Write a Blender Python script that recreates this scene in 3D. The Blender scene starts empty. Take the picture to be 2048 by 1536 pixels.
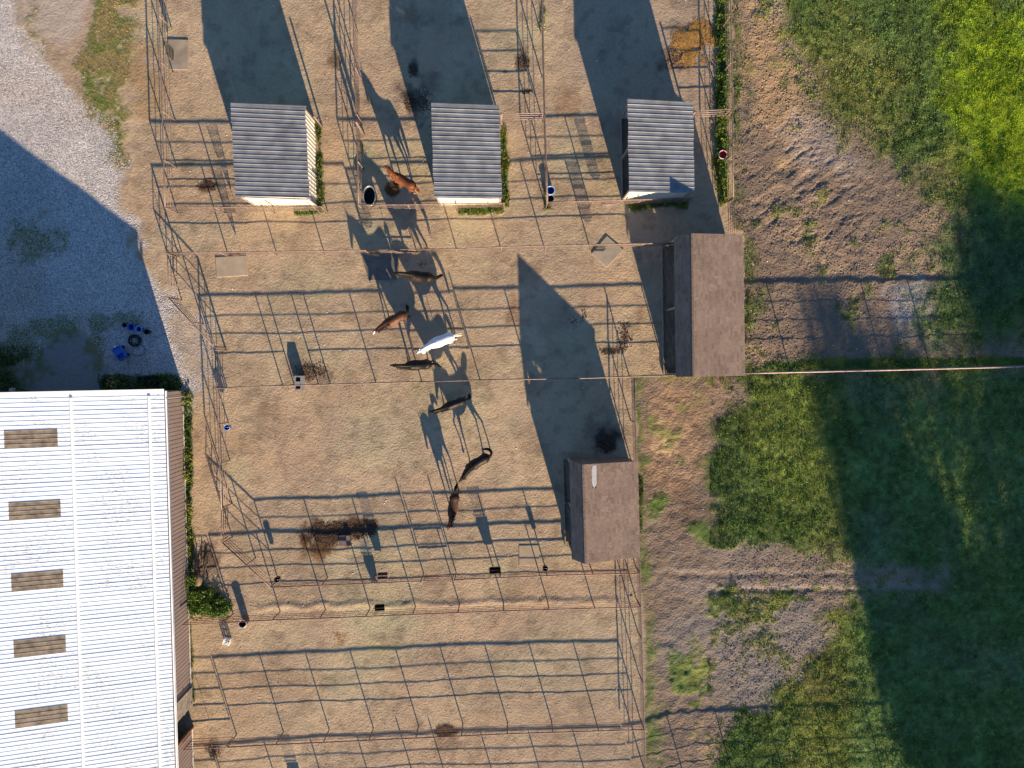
import bpy, bmesh, math, random
import numpy as np
from mathutils import Vector, Matrix

random.seed(7)
RNG = np.random.default_rng(11)
sc = bpy.context.scene

# ------------------------------------------------------------------ camera
# drone looking almost straight down; world origin is the point below it
CAM_H = 40.6
FPX = 1421.0                       # focal length in pixels of a 2048 px wide photo
NAD = (1005.0, 712.0)              # picture position of the point straight below
cam_d = bpy.data.cameras.new('drone_camera')
cam = bpy.data.objects.new('drone_camera', cam_d)
sc.collection.objects.link(cam)
sc.camera = cam
cam_d.sensor_width = 36.0
cam_d.lens = 36.0 * FPX / 2048.0
cam_d.clip_start = 0.5
cam_d.clip_end = 3000
rn = Vector(((NAD[0]-1024)/FPX, -(NAD[1]-768)/FPX, -1.0)).normalized()
Q = rn.rotation_difference(Vector((0, 0, -1)))
ROT = Q.to_matrix()
cam.matrix_world = Matrix.Translation((0, 0, CAM_H)) @ ROT.to_4x4()
ROTN = np.array(ROT)

def G(px, py, z=0.0):
    """surveyed point: photo pixel -> world point at height z"""
    r = ROT @ Vector(((px-1024)/FPX, -(py-768)/FPX, -1.0))
    t = (CAM_H - z) / -r.z
    return Vector((r.x*t, r.y*t, z))

def to_px(x, y, z=0.0):
    v = np.stack([x, y, np.full_like(x, z-CAM_H)], -1) @ ROTN
    return 1024 + FPX*v[..., 0]/(-v[..., 2]), 768 - FPX*v[..., 1]/(-v[..., 2])

# ------------------------------------------------------------------ light
SUN_DIR = Vector((0.2777, -0.9607))          # where the sun stands, seen from above
ELEV = math.atan(0.283)
w = bpy.data.worlds.new('World'); sc.world = w
w.use_nodes = True
nt = w.node_tree
bg = nt.nodes['Background']
sky = nt.nodes.new('ShaderNodeTexSky')
sky.sky_type = 'NISHITA'
sky.sun_disc = False
sky.sun_elevation = ELEV
sky.sun_rotation = math.atan2(SUN_DIR.x, SUN_DIR.y)
sky.air_density = 1.0; sky.dust_density = 0.0; sky.ozone_density = 5.0
nt.links.new(sky.outputs[0], bg.inputs[0])
bg.inputs[1].default_value = 0.080
sl = bpy.data.lights.new('sun', 'SUN')
sl.energy = 5.0; sl.angle = math.radians(0.53); sl.color = (1.0, 0.80, 0.55)
so = bpy.data.objects.new('sun', sl); sc.collection.objects.link(so)
sun_vec = Vector((SUN_DIR.x, SUN_DIR.y, 0)).normalized()*math.cos(ELEV) + Vector((0, 0, math.sin(ELEV)))
so.rotation_euler = sun_vec.to_track_quat('Z', 'Y').to_euler()
so.location = (20, -60, 40)
sc.view_settings.view_transform = 'Standard'
sc.view_settings.look = 'None'
sc.view_settings.gamma = 1.0
sc.view_settings.use_curve_mapping = False
sc.view_settings.exposure = 1.46

# ------------------------------------------------------------------ tagging helpers
C = sc.collection
def tag(o, label=None, cat=None, group=None, kind=None):
    if label: o['label'] = label
    if cat: o['category'] = cat
    if group: o['group'] = group
    if kind: o['kind'] = kind
    return o

def thing(name, label, cat, loc=(0, 0, 0), rz=0.0, group=None):
    o = bpy.data.objects.new(name, None); C.objects.link(o)
    o.empty_display_size = 0.3
    o.location = loc; o.rotation_euler = (0, 0, rz)
    tag(o, label, cat, group)
    return o

def link_mesh(name, me, parent=None, mats=None):
    o = bpy.data.objects.new(name, me); C.objects.link(o)
    if parent is not None: o.parent = parent
    if mats is not None and not me.materials:
        for m in (mats if isinstance(mats, (list, tuple)) else [mats]): me.materials.append(m)
    return o

class MB:
    """collects simple shapes into one mesh"""
    def __init__(s): s.v = []; s.f = []; s.sm = []
    def add(s, vs, fs, smooth=False):
        b = len(s.v); s.v += [tuple(v) for v in vs]
        s.f += [tuple(i+b for i in f) for f in fs]; s.sm += [smooth]*len(fs)
        return s
    def box(s, x0, x1, y0, y1, z0, z1):
        return s.add([(x0,y0,z0),(x1,y0,z0),(x1,y1,z0),(x0,y1,z0),(x0,y0,z1),(x1,y0,z1),(x1,y1,z1),(x0,y1,z1)],
              [(0,3,2,1),(4,5,6,7),(0,1,5,4),(1,2,6,5),(2,3,7,6),(3,0,4,7)])
    def beam(s, a, b, w_, h_, up=(0,0,1)):
        a = Vector(a); b = Vector(b); d = (b-a).normalized(); up = Vector(up)
        if abs(d.dot(up)) > .98: up = Vector((1,0,0))
        sd = d.cross(up).normalized(); u = sd.cross(d)
        vs = []
        for p in (a, b):
            for i, j in ((-1,-1),(1,-1),(1,1),(-1,1)): vs.append(p + sd*(i*w_/2) + u*(j*h_/2))
        return s.add(vs, [(0,1,2,3)[::-1],(4,5,6,7),(0,1,5,4),(1,2,6,5),(2,3,7,6),(3,0,4,7)])
    def tube(s, pts, r, n=8, cap=True):
        pts = [Vector(p) for p in pts]; rr = r if isinstance(r, (list, tuple)) else [r]*len(pts)
        vs = []; fs = []; prev = None
        for i, p in enumerate(pts):
            d = (pts[min(i+1, len(pts)-1)] - pts[max(i-1, 0)]).normalized()
            if prev is None:
                a = Vector((0,0,1)) if abs(d.z) < .9 else Vector((1,0,0))
                sd = d.cross(a).normalized()
            else:
                sd = (prev - d*prev.dot(d)).normalized()
            prev = sd; u = sd.cross(d)
            for k in range(n):
                t = 2*math.pi*k/n
                vs.append(p + (sd*math.cos(t) + u*math.sin(t))*rr[i])
        for i in range(len(pts)-1):
            for k in range(n):
                k2 = (k+1) % n
                fs.append((i*n+k, i*n+k2, (i+1)*n+k2, (i+1)*n+k))
        if cap:
            fs.append(tuple(range(n))[::-1]); fs.append(tuple((len(pts)-1)*n+k for k in range(n)))
        return s.add(vs, fs, True)
    def lathe(s, prof, n=24, c=(0,0,0), sx=1, sy=1, close=False):
        vs = []; fs = []
        for r, z in prof:
            for k in range(n):
                t = 2*math.pi*k/n
                vs.append((c[0]+r*sx*math.cos(t), c[1]+r*sy*math.sin(t), c[2]+z))
        m = len(prof)
        for i in range(m-1):
            for k in range(n):
                k2 = (k+1) % n
                fs.append((i*n+k, i*n+k2, (i+1)*n+k2, (i+1)*n+k))
        if close: fs.append(tuple((m-1)*n+k for k in range(n)))
        return s.add(vs, fs, True)
    def mesh(s, name):
        me = bpy.data.meshes.new(name); me.from_pydata(s.v, [], s.f)
        me.polygons.foreach_set('use_smooth', s.sm); me.update()
        return me
    def obj(s, name, mat, parent=None):
        return link_mesh(name, s.mesh(name), parent, mat)

def np_mesh(name, verts, faces, colors=None, smooth=False):
    """numpy arrays to mesh; faces (n,k)"""
    me = bpy.data.meshes.new(name)
    k = faces.shape[1]
    me.vertices.add(len(verts)); me.vertices.foreach_set('co', verts.astype(np.float32).ravel())
    me.loops.add(faces.size); me.loops.foreach_set('vertex_index', faces.astype(np.int32).ravel())
    me.polygons.add(len(faces)); me.polygons.foreach_set('loop_start', np.arange(0, faces.size, k, dtype=np.int32))
    me.polygons.foreach_set('loop_total', np.full(len(faces), k, dtype=np.int32))
    me.polygons.foreach_set('use_smooth', np.full(len(faces), smooth))
    me.update(calc_edges=True)
    if colors is not None:
        for nm, c in colors.items():
            a = me.color_attributes.new(nm, 'FLOAT_COLOR', 'POINT')
            cc = np.ones((len(verts), 4), np.float32); cc[:, :3] = c
            a.data.foreach_set('color', cc.ravel())
    return me

# ------------------------------------------------------------------ noise
TAB = RNG.random((256, 256))
def vn(x, y, s=1.0, seed=0):
    x = x/s + seed*17.31; y = y/s + seed*9.77
    xi = np.floor(x).astype(int); yi = np.floor(y).astype(int)
    fx = x-xi; fy = y-yi; fx = fx*fx*(3-2*fx); fy = fy*fy*(3-2*fy)
    a = TAB[xi & 255, yi & 255]; b = TAB[(xi+1) & 255, yi & 255]
    c = TAB[xi & 255, (yi+1) & 255]; d = TAB[(xi+1) & 255, (yi+1) & 255]
    return (a*(1-fx)+b*fx)*(1-fy) + (c*(1-fx)+d*fx)*fy - 0.5
def fbm(x, y, s, seed=0, o=4):
    r = 0; a = 1
    for i in range(o):
        r = r + a*vn(x, y, s/2**i, seed+i*3); a *= .55
    return r
def sst(a, b, x):
    t = np.clip((x-a)/(b-a), 0, 1); return t*t*(3-2*t)

# ------------------------------------------------------------------ materials
def new_mat(name):
    m = bpy.data.materials.new(name); m.use_nodes = True
    b = m.node_tree.nodes['Principled BSDF']
    return m, m.node_tree, b
def N(nt, t, **kw):
    n = nt.nodes.new(t)
    for k, v in kw.items():
        if hasattr(n, k): setattr(n, k, v)
    return n
def mat(name, col, rough=.6, metal=0.0, var=.15, scale=3.0, bump=0.0, bscale=40.0, col2=None, spec=.4, detail=6):
    m, nt, b = new_mat(name)
    tc = N(nt, 'ShaderNodeNewGeometry'); no = N(nt, 'ShaderNodeTexNoise')
    no.inputs['Scale'].default_value = scale; no.inputs['Detail'].default_value = detail
    nt.links.new(tc.outputs['Position'], no.inputs['Vector'])
    r = N(nt, 'ShaderNodeMapRange'); nt.links.new(no.outputs[0], r.inputs[0])
    r.inputs[1].default_value = .3; r.inputs[2].default_value = .7
    mx = N(nt, 'ShaderNodeMix', data_type='RGBA')
    c2 = col2 if col2 else tuple(c*(1-var*2) for c in col)
    nt.links.new(r.outputs[0], mx.inputs[0])
    mx.inputs[6].default_value = (*c2, 1); mx.inputs[7].default_value = (*[c*(1+var*.3) for c in col], 1)
    nt.links.new(mx.outputs[2], b.inputs['Base Color'])
    b.inputs['Roughness'].default_value = rough; b.inputs['Metallic'].default_value = metal
    b.inputs['Specular IOR Level'].default_value = spec
    if bump:
        n2 = N(nt, 'ShaderNodeTexNoise'); n2.inputs['Scale'].default_value = bscale
        nt.links.new(tc.outputs['Position'], n2.inputs['Vector'])
        bp = N(nt, 'ShaderNodeBump'); bp.inputs['Strength'].default_value = 1; bp.inputs['Distance'].default_value = bump
        nt.links.new(n2.outputs[0], bp.inputs['Height']); nt.links.new(bp.outputs[0], b.inputs['Normal'])
    return m

def attr_mat(name, rough=.9, nscale=30, namt=.3, bump=0.0, bscale=40, translucent=0.0, spec=.2):
    m, nt, b = new_mat(name)
    at = N(nt, 'ShaderNodeVertexColor'); at.layer_name = 'Col'
    tc = N(nt, 'ShaderNodeNewGeometry'); no = N(nt, 'ShaderNodeTexNoise')
    no.inputs['Scale'].default_value = nscale; no.inputs['Detail'].default_value = 5
    nt.links.new(tc.outputs['Position'], no.inputs['Vector'])
    r = N(nt, 'ShaderNodeMapRange'); nt.links.new(no.outputs[0], r.inputs[0])
    r.inputs[1].default_value = .3; r.inputs[2].default_value = .7
    r.inputs[3].default_value = 1-namt; r.inputs[4].default_value = 1+namt
    mu = N(nt, 'ShaderNodeVectorMath', operation='SCALE')
    nt.links.new(at.outputs[0], mu.inputs[0]); nt.links.new(r.outputs[0], mu.inputs['Scale'])
    nt.links.new(mu.outputs[0], b.inputs['Base Color'])
    b.inputs['Roughness'].default_value = rough; b.inputs['Specular IOR Level'].default_value = spec
    if bump:
        bp = N(nt, 'ShaderNodeBump'); bp.inputs['Distance'].default_value = bump; bp.inputs['Strength'].default_value = 1
        n2 = N(nt, 'ShaderNodeTexNoise'); n2.inputs['Scale'].default_value = bscale; n2.inputs['Detail'].default_value = 3
        nt.links.new(tc.outputs['Position'], n2.inputs['Vector'])
        nt.links.new(n2.outputs[0], bp.inputs['Height']); nt.links.new(bp.outputs[0], b.inputs['Normal'])
    if translucent:
        tr = N(nt, 'ShaderNodeBsdfTranslucent'); ms = N(nt, 'ShaderNodeMixShader')
        nt.links.new(mu.outputs[0], tr.inputs[0]); ms.inputs[0].default_value = translucent
        out = nt.nodes['Material Output']
        nt.links.new(b.outputs[0], ms.inputs[1]); nt.links.new(tr.outputs[0], ms.inputs[2]); nt.links.new(ms.outputs[0], out.inputs[0])
    return m

M = {}
M['pipe'] = mat('rusty_pipe', (.225, .155, .120), .6, .1, .25, 6, col2=(.12, .080, .062))
M['pipe_grey'] = mat('weathered_pipe', (.32, .24, .21), .55, .2, .2, 6, col2=(.22, .13, .10))
M['dark_pipe'] = mat('dark_red_pipe', (.15, .065, .05), .5, .1, .25, 6)
M['shed_roof'] = mat('grey_roof_sheet', (.215, .22, .23), .5, .15, .22, 1.6, spec=.5)
M['shed_wall'] = mat('cream_wall_sheet', (.66, .61, .53), .5, 0, .08, 1.5)
M['shed_trim'] = mat('taupe_trim', (.30, .25, .22), .5, 0, .1, 2)
M['barn_roof'] = None
M['barn_wall'] = mat('mauve_brown_sheet', (.27, .205, .185), .5, .1, .07, 1.0, spec=.5)
M['white_trim'] = mat('white_trim', (.80, .80, .78), .45, 0, .04, 3)
M['brown_wall'] = mat('brown_board', (.16, .11, .085), .8, 0, .2, 4)
M['wood'] = mat('weathered_wood', (.30, .25, .20), .85, 0, .25, 5, col2=(.18, .14, .11))
M['dark'] = mat('dark_interior_dirt', (.07, .055, .045), .95, 0, .2, 3)
M['black_plastic'] = mat('black_plastic', (.018, .018, .020), .45, 0, .2, 5)
M['black_steel'] = mat('black_steel', (.022, .020, .020), .5, .3, .2, 5)
M['blue_plastic'] = mat('blue_plastic', (.03, .13, .50), .4, 0, .1, 5)
M['blue_rim'] = mat('pale_blue_plastic', (.25, .42, .75), .4, 0, .1, 5)
M['red_plastic'] = mat('red_plastic', (.42, .03, .06), .45, 0, .1, 5)
M['pink_rim'] = mat('pale_pink_plastic', (.72, .52, .50), .5, 0, .1, 5)
M['concrete'] = mat('dusty_concrete', (.335, .265, .185), .9, 0, .16, 1.8, .004, 30, col2=(.27, .21, .15))
M['galv'] = mat('galvanised', (.45, .44, .43), .45, .5, .1, 4)
M['water_dark'] = mat('dark_water', (.006, .007, .008), .35, 0, .1, 3, spec=.15)
M['water_blue'] = mat('blue_water', (.006, .02, .14), .35, 0, .1, 3, spec=.15)
M['water_red'] = mat('red_water', (.26, .012, .03), .35, 0, .1, 3, spec=.2)
M['skylight'] = mat('aged_fibreglass', (.26, .205, .145), .6, 0, .3, 3.5, col2=(.10, .078, .058), detail=14)
M['rubber'] = mat('black_rubber', (.012, .012, .013), .6, 0, .2, 5)
M['bark'] = mat('bark', (.12, .09, .07), .9, 0, .3, 3)
M['grass'] = attr_mat('grass_blades', .8, 3, .25, translucent=.25)
M['leaf'] = attr_mat('leaves', .7, 2, .2, translucent=.25)
M['straw'] = attr_mat('straw', .85, 3, .2)
M['stone'] = attr_mat('stones', .9, 20, .15)
M['clod'] = attr_mat('clods', .95, 20, .3)
M['shingle'] = attr_mat('asphalt_shingle', .95, 25, .22, .003, 120)

def barn_roof_mat():
    m, nt, b = new_mat('white_roof_sheet'); L = nt.links.new
    g_ = N(nt, 'ShaderNodeNewGeometry')
    def nz(sc, vec, d=5):
        mp = N(nt, 'ShaderNodeMapping'); mp.inputs['Scale'].default_value = vec; L(g_.outputs['Position'], mp.inputs[0])
        n = N(nt, 'ShaderNodeTexNoise'); n.inputs['Scale'].default_value = sc; n.inputs['Detail'].default_value = d; L(mp.outputs[0], n.inputs[0]); return n.outputs[0]
    def rm(a, lo, hi):
        r = N(nt, 'ShaderNodeMapRange'); L(a, r.inputs[0]); r.inputs[1].default_value = lo; r.inputs[2].default_value = hi; return r.outputs[0]
    def mul(a, c):
        q = N(nt, 'ShaderNodeMath', operation='MULTIPLY'); L(a, q.inputs[0])
        if isinstance(c, float): q.inputs[1].default_value = c
        else: L(c, q.inputs[1])
        return q.outputs[0]
    specks = mul(rm(nz(7, (1, 2.2, 1), 8), .50, .68), rm(nz(.45, (1, 1, 1), 3), .42, .62))
    streak = mul(rm(nz(1.0, (.35, 5, 1), 6), .42, .75), .45)
    base = N(nt, 'ShaderNodeMix', data_type='RGBA'); L(streak, base.inputs[0])
    base.inputs[6].default_value = (.70, .75, .80, 1); base.inputs[7].default_value = (.56, .60, .64, 1)
    mx = N(nt, 'ShaderNodeMix', data_type='RGBA'); L(specks, mx.inputs[0]); L(base.outputs[2], mx.inputs[6]); mx.inputs[7].default_value = (.34, .34, .33, 1)
    L(mx.outputs[2], b.inputs['Base Color']); b.inputs['Roughness'].default_value = .5
    return m
M['barn_roof'] = barn_roof_mat()

def ground_mat():
    m, nt, b = new_mat('ground_soil')
    L = nt.links.new
    col = N(nt, 'ShaderNodeVertexColor'); col.layer_name = 'Col'
    wt = N(nt, 'ShaderNodeVertexColor'); wt.layer_name = 'Wgt'
    sep = N(nt, 'ShaderNodeSeparateColor'); L(wt.outputs[0], sep.inputs[0])   # r gravel, g grass, b rough soil
    tc = N(nt, 'ShaderNodeTexCoord'); P = tc.outputs['Object']
    def noise(s, d=4, r=.5):
        n = N(nt, 'ShaderNodeTexNoise'); n.inputs['Scale'].default_value = s; n.inputs['Detail'].default_value = d
        n.inputs['Roughness'].default_value = r; L(P, n.inputs['Vector']); return n.outputs[0]
    def math_(op, a, c, cl=False):
        n = N(nt, 'ShaderNodeMath', operation=op); n.use_clamp = cl
        for i, v in enumerate((a, c)):
            if isinstance(v, (int, float)): n.inputs[i].default_value = v
            else: L(v, n.inputs[i])
        return n.outputs[0]
    def mr(a, f0, f1, t0, t1):
        n = N(nt, 'ShaderNodeMapRange'); L(a, n.inputs[0])
        for i, v in enumerate((f0, f1, t0, t1)): n.inputs[i+1].default_value = v
        return n.outputs[0]
    # colour speckle
    f1 = mr(noise(5, 6, .6), .3, .7, .90, 1.10)
    f2 = mr(noise(26, 4, .6), .3, .7, .82, 1.18)
    vo = N(nt, 'ShaderNodeTexVoronoi'); vo.inputs['Scale'].default_value = 19; L(P, vo.inputs['Vector'])
    sepv = N(nt, 'ShaderNodeSeparateColor'); L(vo.outputs['Color'], sepv.inputs[0])
    stone = mr(sepv.outputs[0], 0, 1, .48, 1.55)
    gw = sep.outputs[0]
    stone = math_('ADD', math_('MULTIPLY', stone, gw), math_('SUBTRACT', 1.0, gw))
    fac = math_('MULTIPLY', math_('MULTIPLY', f1, f2), stone)
    sc_ = N(nt, 'ShaderNodeVectorMath', operation='SCALE'); L(col.outputs[0], sc_.inputs[0]); L(fac, sc_.inputs['Scale'])
    L(sc_.outputs[0], b.inputs['Base Color'])
    b.inputs['Roughness'].default_value = .95; b.inputs['Specular IOR Level'].default_value = .12
    # relief: trodden soil, clods, gravel
    pock = noise(6.5, 8, .72)
    fine = noise(17, 3, .6)
    dist = N(nt, 'ShaderNodeTexVoronoi'); dist.inputs['Scale'].default_value = 8.5
    L(P, dist.inputs['Vector'])
    clod = dist.outputs['Distance']
    h_soil = math_('ADD', math_('MULTIPLY', pock, .060), math_('MULTIPLY', fine, .034))
    h_soil = math_('MULTIPLY', h_soil, mr(noise(.45, 3), .35, .65, .45, 1.35))
    h_soil = math_('SUBTRACT', h_soil, math_('MULTIPLY', clod, math_('ADD', .012, math_('MULTIPLY', sep.outputs[2], .028))))
    h_gr = math_('MULTIPLY', math_('ADD', math_('MULTIPLY', vo.outputs['Distance'], -.05), math_('MULTIPLY', fine, .03)), 1.0)
    h = math_('ADD', math_('MULTIPLY', h_gr, gw), math_('MULTIPLY', h_soil, math_('SUBTRACT', 1.0, gw)))
    h = math_('ADD', h, math_('MULTIPLY', math_('MULTIPLY', noise(14, 4, .7), .12), sep.outputs[1]))
    bp = N(nt, 'ShaderNodeBump'); bp.inputs['Strength'].default_value = .62; bp.inputs['Distance'].default_value = 1.0
    L(h, bp.inputs['Height']); L(bp.outputs[0], b.inputs['Normal'])
    return m
M['ground'] = ground_mat()

# ------------------------------------------------------------------ ground masks (surveyed outlines in photo pixels)
def sdf(px, py, poly):
    """signed distance, positive inside"""
    d = np.full(px.shape, 1e18); ins = np.zeros(px.shape, bool)
    n = len(poly)
    for i in range(n):
        ax, ay = poly[i]; bx, by = poly[(i+1) % n]
        ex, ey = bx-ax, by-ay; wx, wy = px-ax, py-ay
        t = np.clip((wx*ex+wy*ey)/(ex*ex+ey*ey+1e-9), 0, 1)
        dx, dy = wx-t*ex, wy-t*ey
        d = np.minimum(d, dx*dx+dy*dy)
        c = ((ay > py) != (by > py)) & (px < (bx-ax)*(py-ay)/(by-ay+1e-12)+ax)
        ins ^= c
    d = np.sqrt(d)
    return np.where(ins, d, -d)
def region(px, py, poly, soft, warp, amp):
    return sst(-soft, soft, sdf(px, py, poly) + warp*amp)
def blob(px, py, cx, cy, rx, ry, rot=0, e=1.0):
    c, s = math.cos(math.radians(rot)), math.sin(math.radians(rot))
    dx, dy = px-cx, py-cy
    u = (dx*c+dy*s)/rx; v = (-dx*s+dy*c)/ry
    return np.sqrt(u*u+v*v)

GRAVEL = [(-900,-900),(30,-900),(60,-200),(30,40),(110,110),(150,190),(205,235),(232,300),(238,400),(262,460),(300,520),(335,590),(345,640),(362,700),(378,760),(382,800),(372,860),(360,900),(-900,900)]
PALE = [(30,-300),(195,-300),(192,20),(165,60),(150,85),(125,110),(85,75),(40,45)]
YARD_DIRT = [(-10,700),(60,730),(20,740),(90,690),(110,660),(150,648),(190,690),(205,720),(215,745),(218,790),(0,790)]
GRASS_L = [(185,-300),(262,-300),(268,40),(258,90),(250,140),(252,200),(250,250),(247,310),(236,330),(228,290),(214,232),(190,240),(160,190),(142,150),(165,95),(178,40)]
STRAW_L = [(250,95),(300,95),(318,110),(322,230),(290,240),(255,205)]
WEEDY_L = [(45,10),(62,15),(75,70),(110,110),(130,140),(120,155),(95,130),(60,80)]
PASTURE = [(1462,-900),(4000,-900),(4000,4000),(1290,4000),(1290,1300),(1282,1147),(1275,925),(1270,753),(1350,748),(1490,600),(1490,460),(1466,460)]
BROWN_A = [(1462,-900),(1500,-900),(1535,-100),(1548,30),(1575,110),(1610,190),(1690,250),(1790,300),(1850,370),(1880,440),(1850,520),(1800,520),(1850,500),(1885,560),(1860,620),(1850,650),(1920,690),(2100,700),(2100,722),(1800,728),(1560,733),(1490,740),(1490,460),(1466,460)]
BROWN_B = [(1270,752),(1500,758),(1490,795),(1430,835),(1418,930),(1432,1010),(1400,1075),(1480,1090),(1550,1082),(1640,1112),(1720,1140),(1880,1150),(1880,1180),(1700,1185),(1660,1230),(1655,1290),(1600,1330),(1560,1375),(1545,1420),(1460,1445),(1425,1536),(1400,1800),(1290,1800),(1290,1300),(1282,1147),(1275,925)]
GREEN_IN = [ (1490,1215,62,34), (1378,1345,42,55), (1500,1475,70,50), (1455,1085,70,22), (1318,1010,18,26), (1560,1200,50,20), (1410,1065,35,22)]
STRIP_R = [(1434,-300),(1456,-300),(1458,100),(1459,300),(1458,400),(1440,412),(1428,330),(1432,150)]
STRIP_B = [(361,775),(386,790),(386,900),(384,1050),(388,1150),(372,1215),(374,1130),(364,900)]
BUSH = [(371,1150),(392,1140),(410,1170),(430,1178),(452,1190),(466,1212),(455,1232),(430,1236),(400,1230),(376,1232),(372,1200)]
DARK_SPOTS = [ # cx cy rx ry rot strength r g b
    (668,1066,60,27,-4,1.0,(.055,.028,.016)), (733,1060,26,22,0,.95,(.03,.018,.012)), (645,1100,46,20,-20,.75,(.13,.065,.025)), (690,1050,70,16,0,.5,(.10,.06,.035)),
    (828,200,26,46,0,.75,(.05,.04,.035)), (820,205,12,18,0,.8,(.02,.016,.014)), (825,138,12,16,0,.8,(.03,.022,.018)), (855,170,26,30,0,.4,(.09,.07,.06)),
    (672,122,14,14,0,.75,(.10,.06,.03)), (415,372,22,12,-8,.85,(.06,.035,.02)),
    (630,742,34,20,10,.7,(.07,.045,.03)), (598,735,26,26,0,.45,(.10,.065,.045)), (700,632,22,14,0,.45,(.16,.09,.05)),
    (540,825,32,24,10,.45,(.15,.09,.06)), (1136,195,24,38,10,.55,(.20,.115,.06)),
    (1250,680,16,40,42,.75,(.10,.045,.025)), (1225,700,34,12,0,.55,(.12,.06,.035)), (1275,640,12,30,30,.5,(.13,.06,.035)),
    (1040,125,14,20,0,.8,(.07,.045,.03)), (1052,183,12,8,0,.8,(.06,.04,.03)), (1010,143,8,6,0,.8,(.06,.04,.03)),
    (1214,888,26,24,0,.9,(.012,.010,.010)), (1205,870,44,30,0,.45,(.06,.05,.045)),
    (893,1464,24,14,0,.85,(.07,.04,.025)), (900,1475,40,22,0,.35,(.14,.085,.05)),
    (1028,620,14,30,0,.5,(.14,.06,.03)), (1168,612,12,10,0,.4,(.16,.08,.05)),
    (655,1270,0.1,0.1,0,0,(0,0,0)), (410,1110,26,34,0,.8,(.07,.045,.035)), (1350,120,30,26,0,.7,(.10,.055,.03)), (1405,55,30,14,0,.7,(.08,.045,.025)),
    (785,378,15,14,0,.8,(.06,.055,.02)), (820,30,16,20,0,.4,(.16,.10,.06)), (740,0,0.1,.1,0,0,(0,0,0)), (1300,250,90,40,0,.3,(.14,.11,.09)),
    (410,1470,0.1,.1,0,0,(0,0,0)), (430,1500,16,18,0,.6,(.09,.06,.04)), (437,1080,0.1,.1,0,0,(0,0,0)), (1395,860,20,16,0,.5,(.09,.055,.04)), (1690,925,6,5,0,.8,(.03,.02,.02)),
    (770,410,0.1,.1,0,0,(0,0,0)), (1120,655,50,35,0,.25,(.12,.09,.07)), (1095,470,0.1,.1,0,0,(0,0,0)) ]
LIGHT_SPOTS = [ # green/yellow dusty tints
    (750,1235,70,40,0,.5,(.36,.33,.20)), (745,1295,45,20,0,.5,(.42,.33,.16)), (680,1275,16,16,0,.55,(.36,.22,.08)),
    (735,310,44,30,0,.55,(.28,.29,.17)), (480,940,34,36,0,.4,(.34,.33,.20)), (1150,300,60,60,0,.4,(.31,.28,.18)), (990,1140,40,30,0,.35,(.33,.32,.19)),
    (400,470,90,30,0,.4,(.36,.31,.21)), (1130,470,80,50,0,.35,(.38,.31,.20)), (770,470,60,30,0,.3,(.30,.29,.2)),
    (900,1120,60,30,0,.25,(.36,.30,.19)), (560,440,160,20,0,.35,(.38,.27,.16)) ]

def masks(x, y):
    px, py = to_px(x, y)
    w1 = fbm(x, y, 2.6, 1, 5); w2 = fbm(x, y, .9, 5, 4); w3 = fbm(x, y, .35, 9, 3)
    past = region(px, py, PASTURE, 4, w2, 10)
    brown = np.maximum(region(px, py, BROWN_A, 40, w1*.7+w2*.6, 75), region(px, py, BROWN_B, 26, w1*.6+w2*.7, 60))
    gr = past*(1-brown)
    for cx, cy, rx, ry in GREEN_IN:
        gr = np.maximum(gr, past*sst(1.2, .55, blob(px, py, cx, cy, rx, ry)+w2*1.1+w3*.7))
    # thin, patchy growth inside the bare ground
    gr = np.maximum(gr, past*brown*sst(.42, .75, w1*.9+w2*.9+.02)*.7)
    gl = region(px, py, GRASS_L, 12, w1*.5+w2, 30)*sst(-.65, .05, w2+w3+.15)
    gl = np.maximum(gl, region(px, py, WEEDY_L, 10, w2, 26)*sst(-.2, .3, w2+w3)*.8)
    for cx, cy, rx, ry in ((60,480,60,40),(40,690,60,40),(100,660,60,24),(20,740,60,20),(190,700,26,40),(205,650,30,20),(250,640,30,18),(20,760,40,22)):
        gl = np.maximum(gl, .75*sst(1.15, .5, blob(px, py, cx, cy, rx, ry)+w2*.9+w3*.6))
    gs = region(px, py, STRIP_R, 5, w2, 10)
    gs = np.maximum(gs, region(px, py, STRIP_B, 4, w2, 9)); gs = np.maximum(gs, region(px, py, BUSH, 6, w2, 14))
    for p in ([(634,245),(642,245),(646,330),(645,425),(634,425)], [(1000,280),(1008,250),(1016,330),(1016,412),(1002,415)],
              [(912,413),(1006,410),(1004,424),(960,430),(918,430)], [(1086,360),(1094,400),(1104,420),(1086,424)], [(1250,404),(1375,402),(1372,414),(1258,418)],
              [(1278,950),(1285,960),(1286,1060),(1279,1070)], [(1082,-40),(1090,-40),(1088,60),(1080,55)], [(590,420),(640,420),(638,428),(590,430)],
              [(370,1250),(380,1250),(390,1400),(384,1420),(380,1300)], [(205,752),(355,748),(372,790),(200,785)], [(1536,722),(2060,712),(2060,732),(1500,742)]):
        gs = np.maximum(gs, region(px, py, p, 4, w2, 9))
    gravel = region(px, py, GRAVEL, 14, w1+w2, 34)*(1-region(px, py, PALE, 18, w2, 26))*(1-region(px, py, YARD_DIRT, 9, w2, 16))
    gravel = np.maximum(gravel, .30*sst(1.1, .6, blob(px, py, 395, 690, 50, 110, -20)+w2*.8))
    gravel = gravel*(1-past)
    return px, py, w1, w2, w3, past, brown, gr, gl, gs, gravel

def lerp(a, b, t): return a + (np.asarray(b)-a)*t[..., None]

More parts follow.
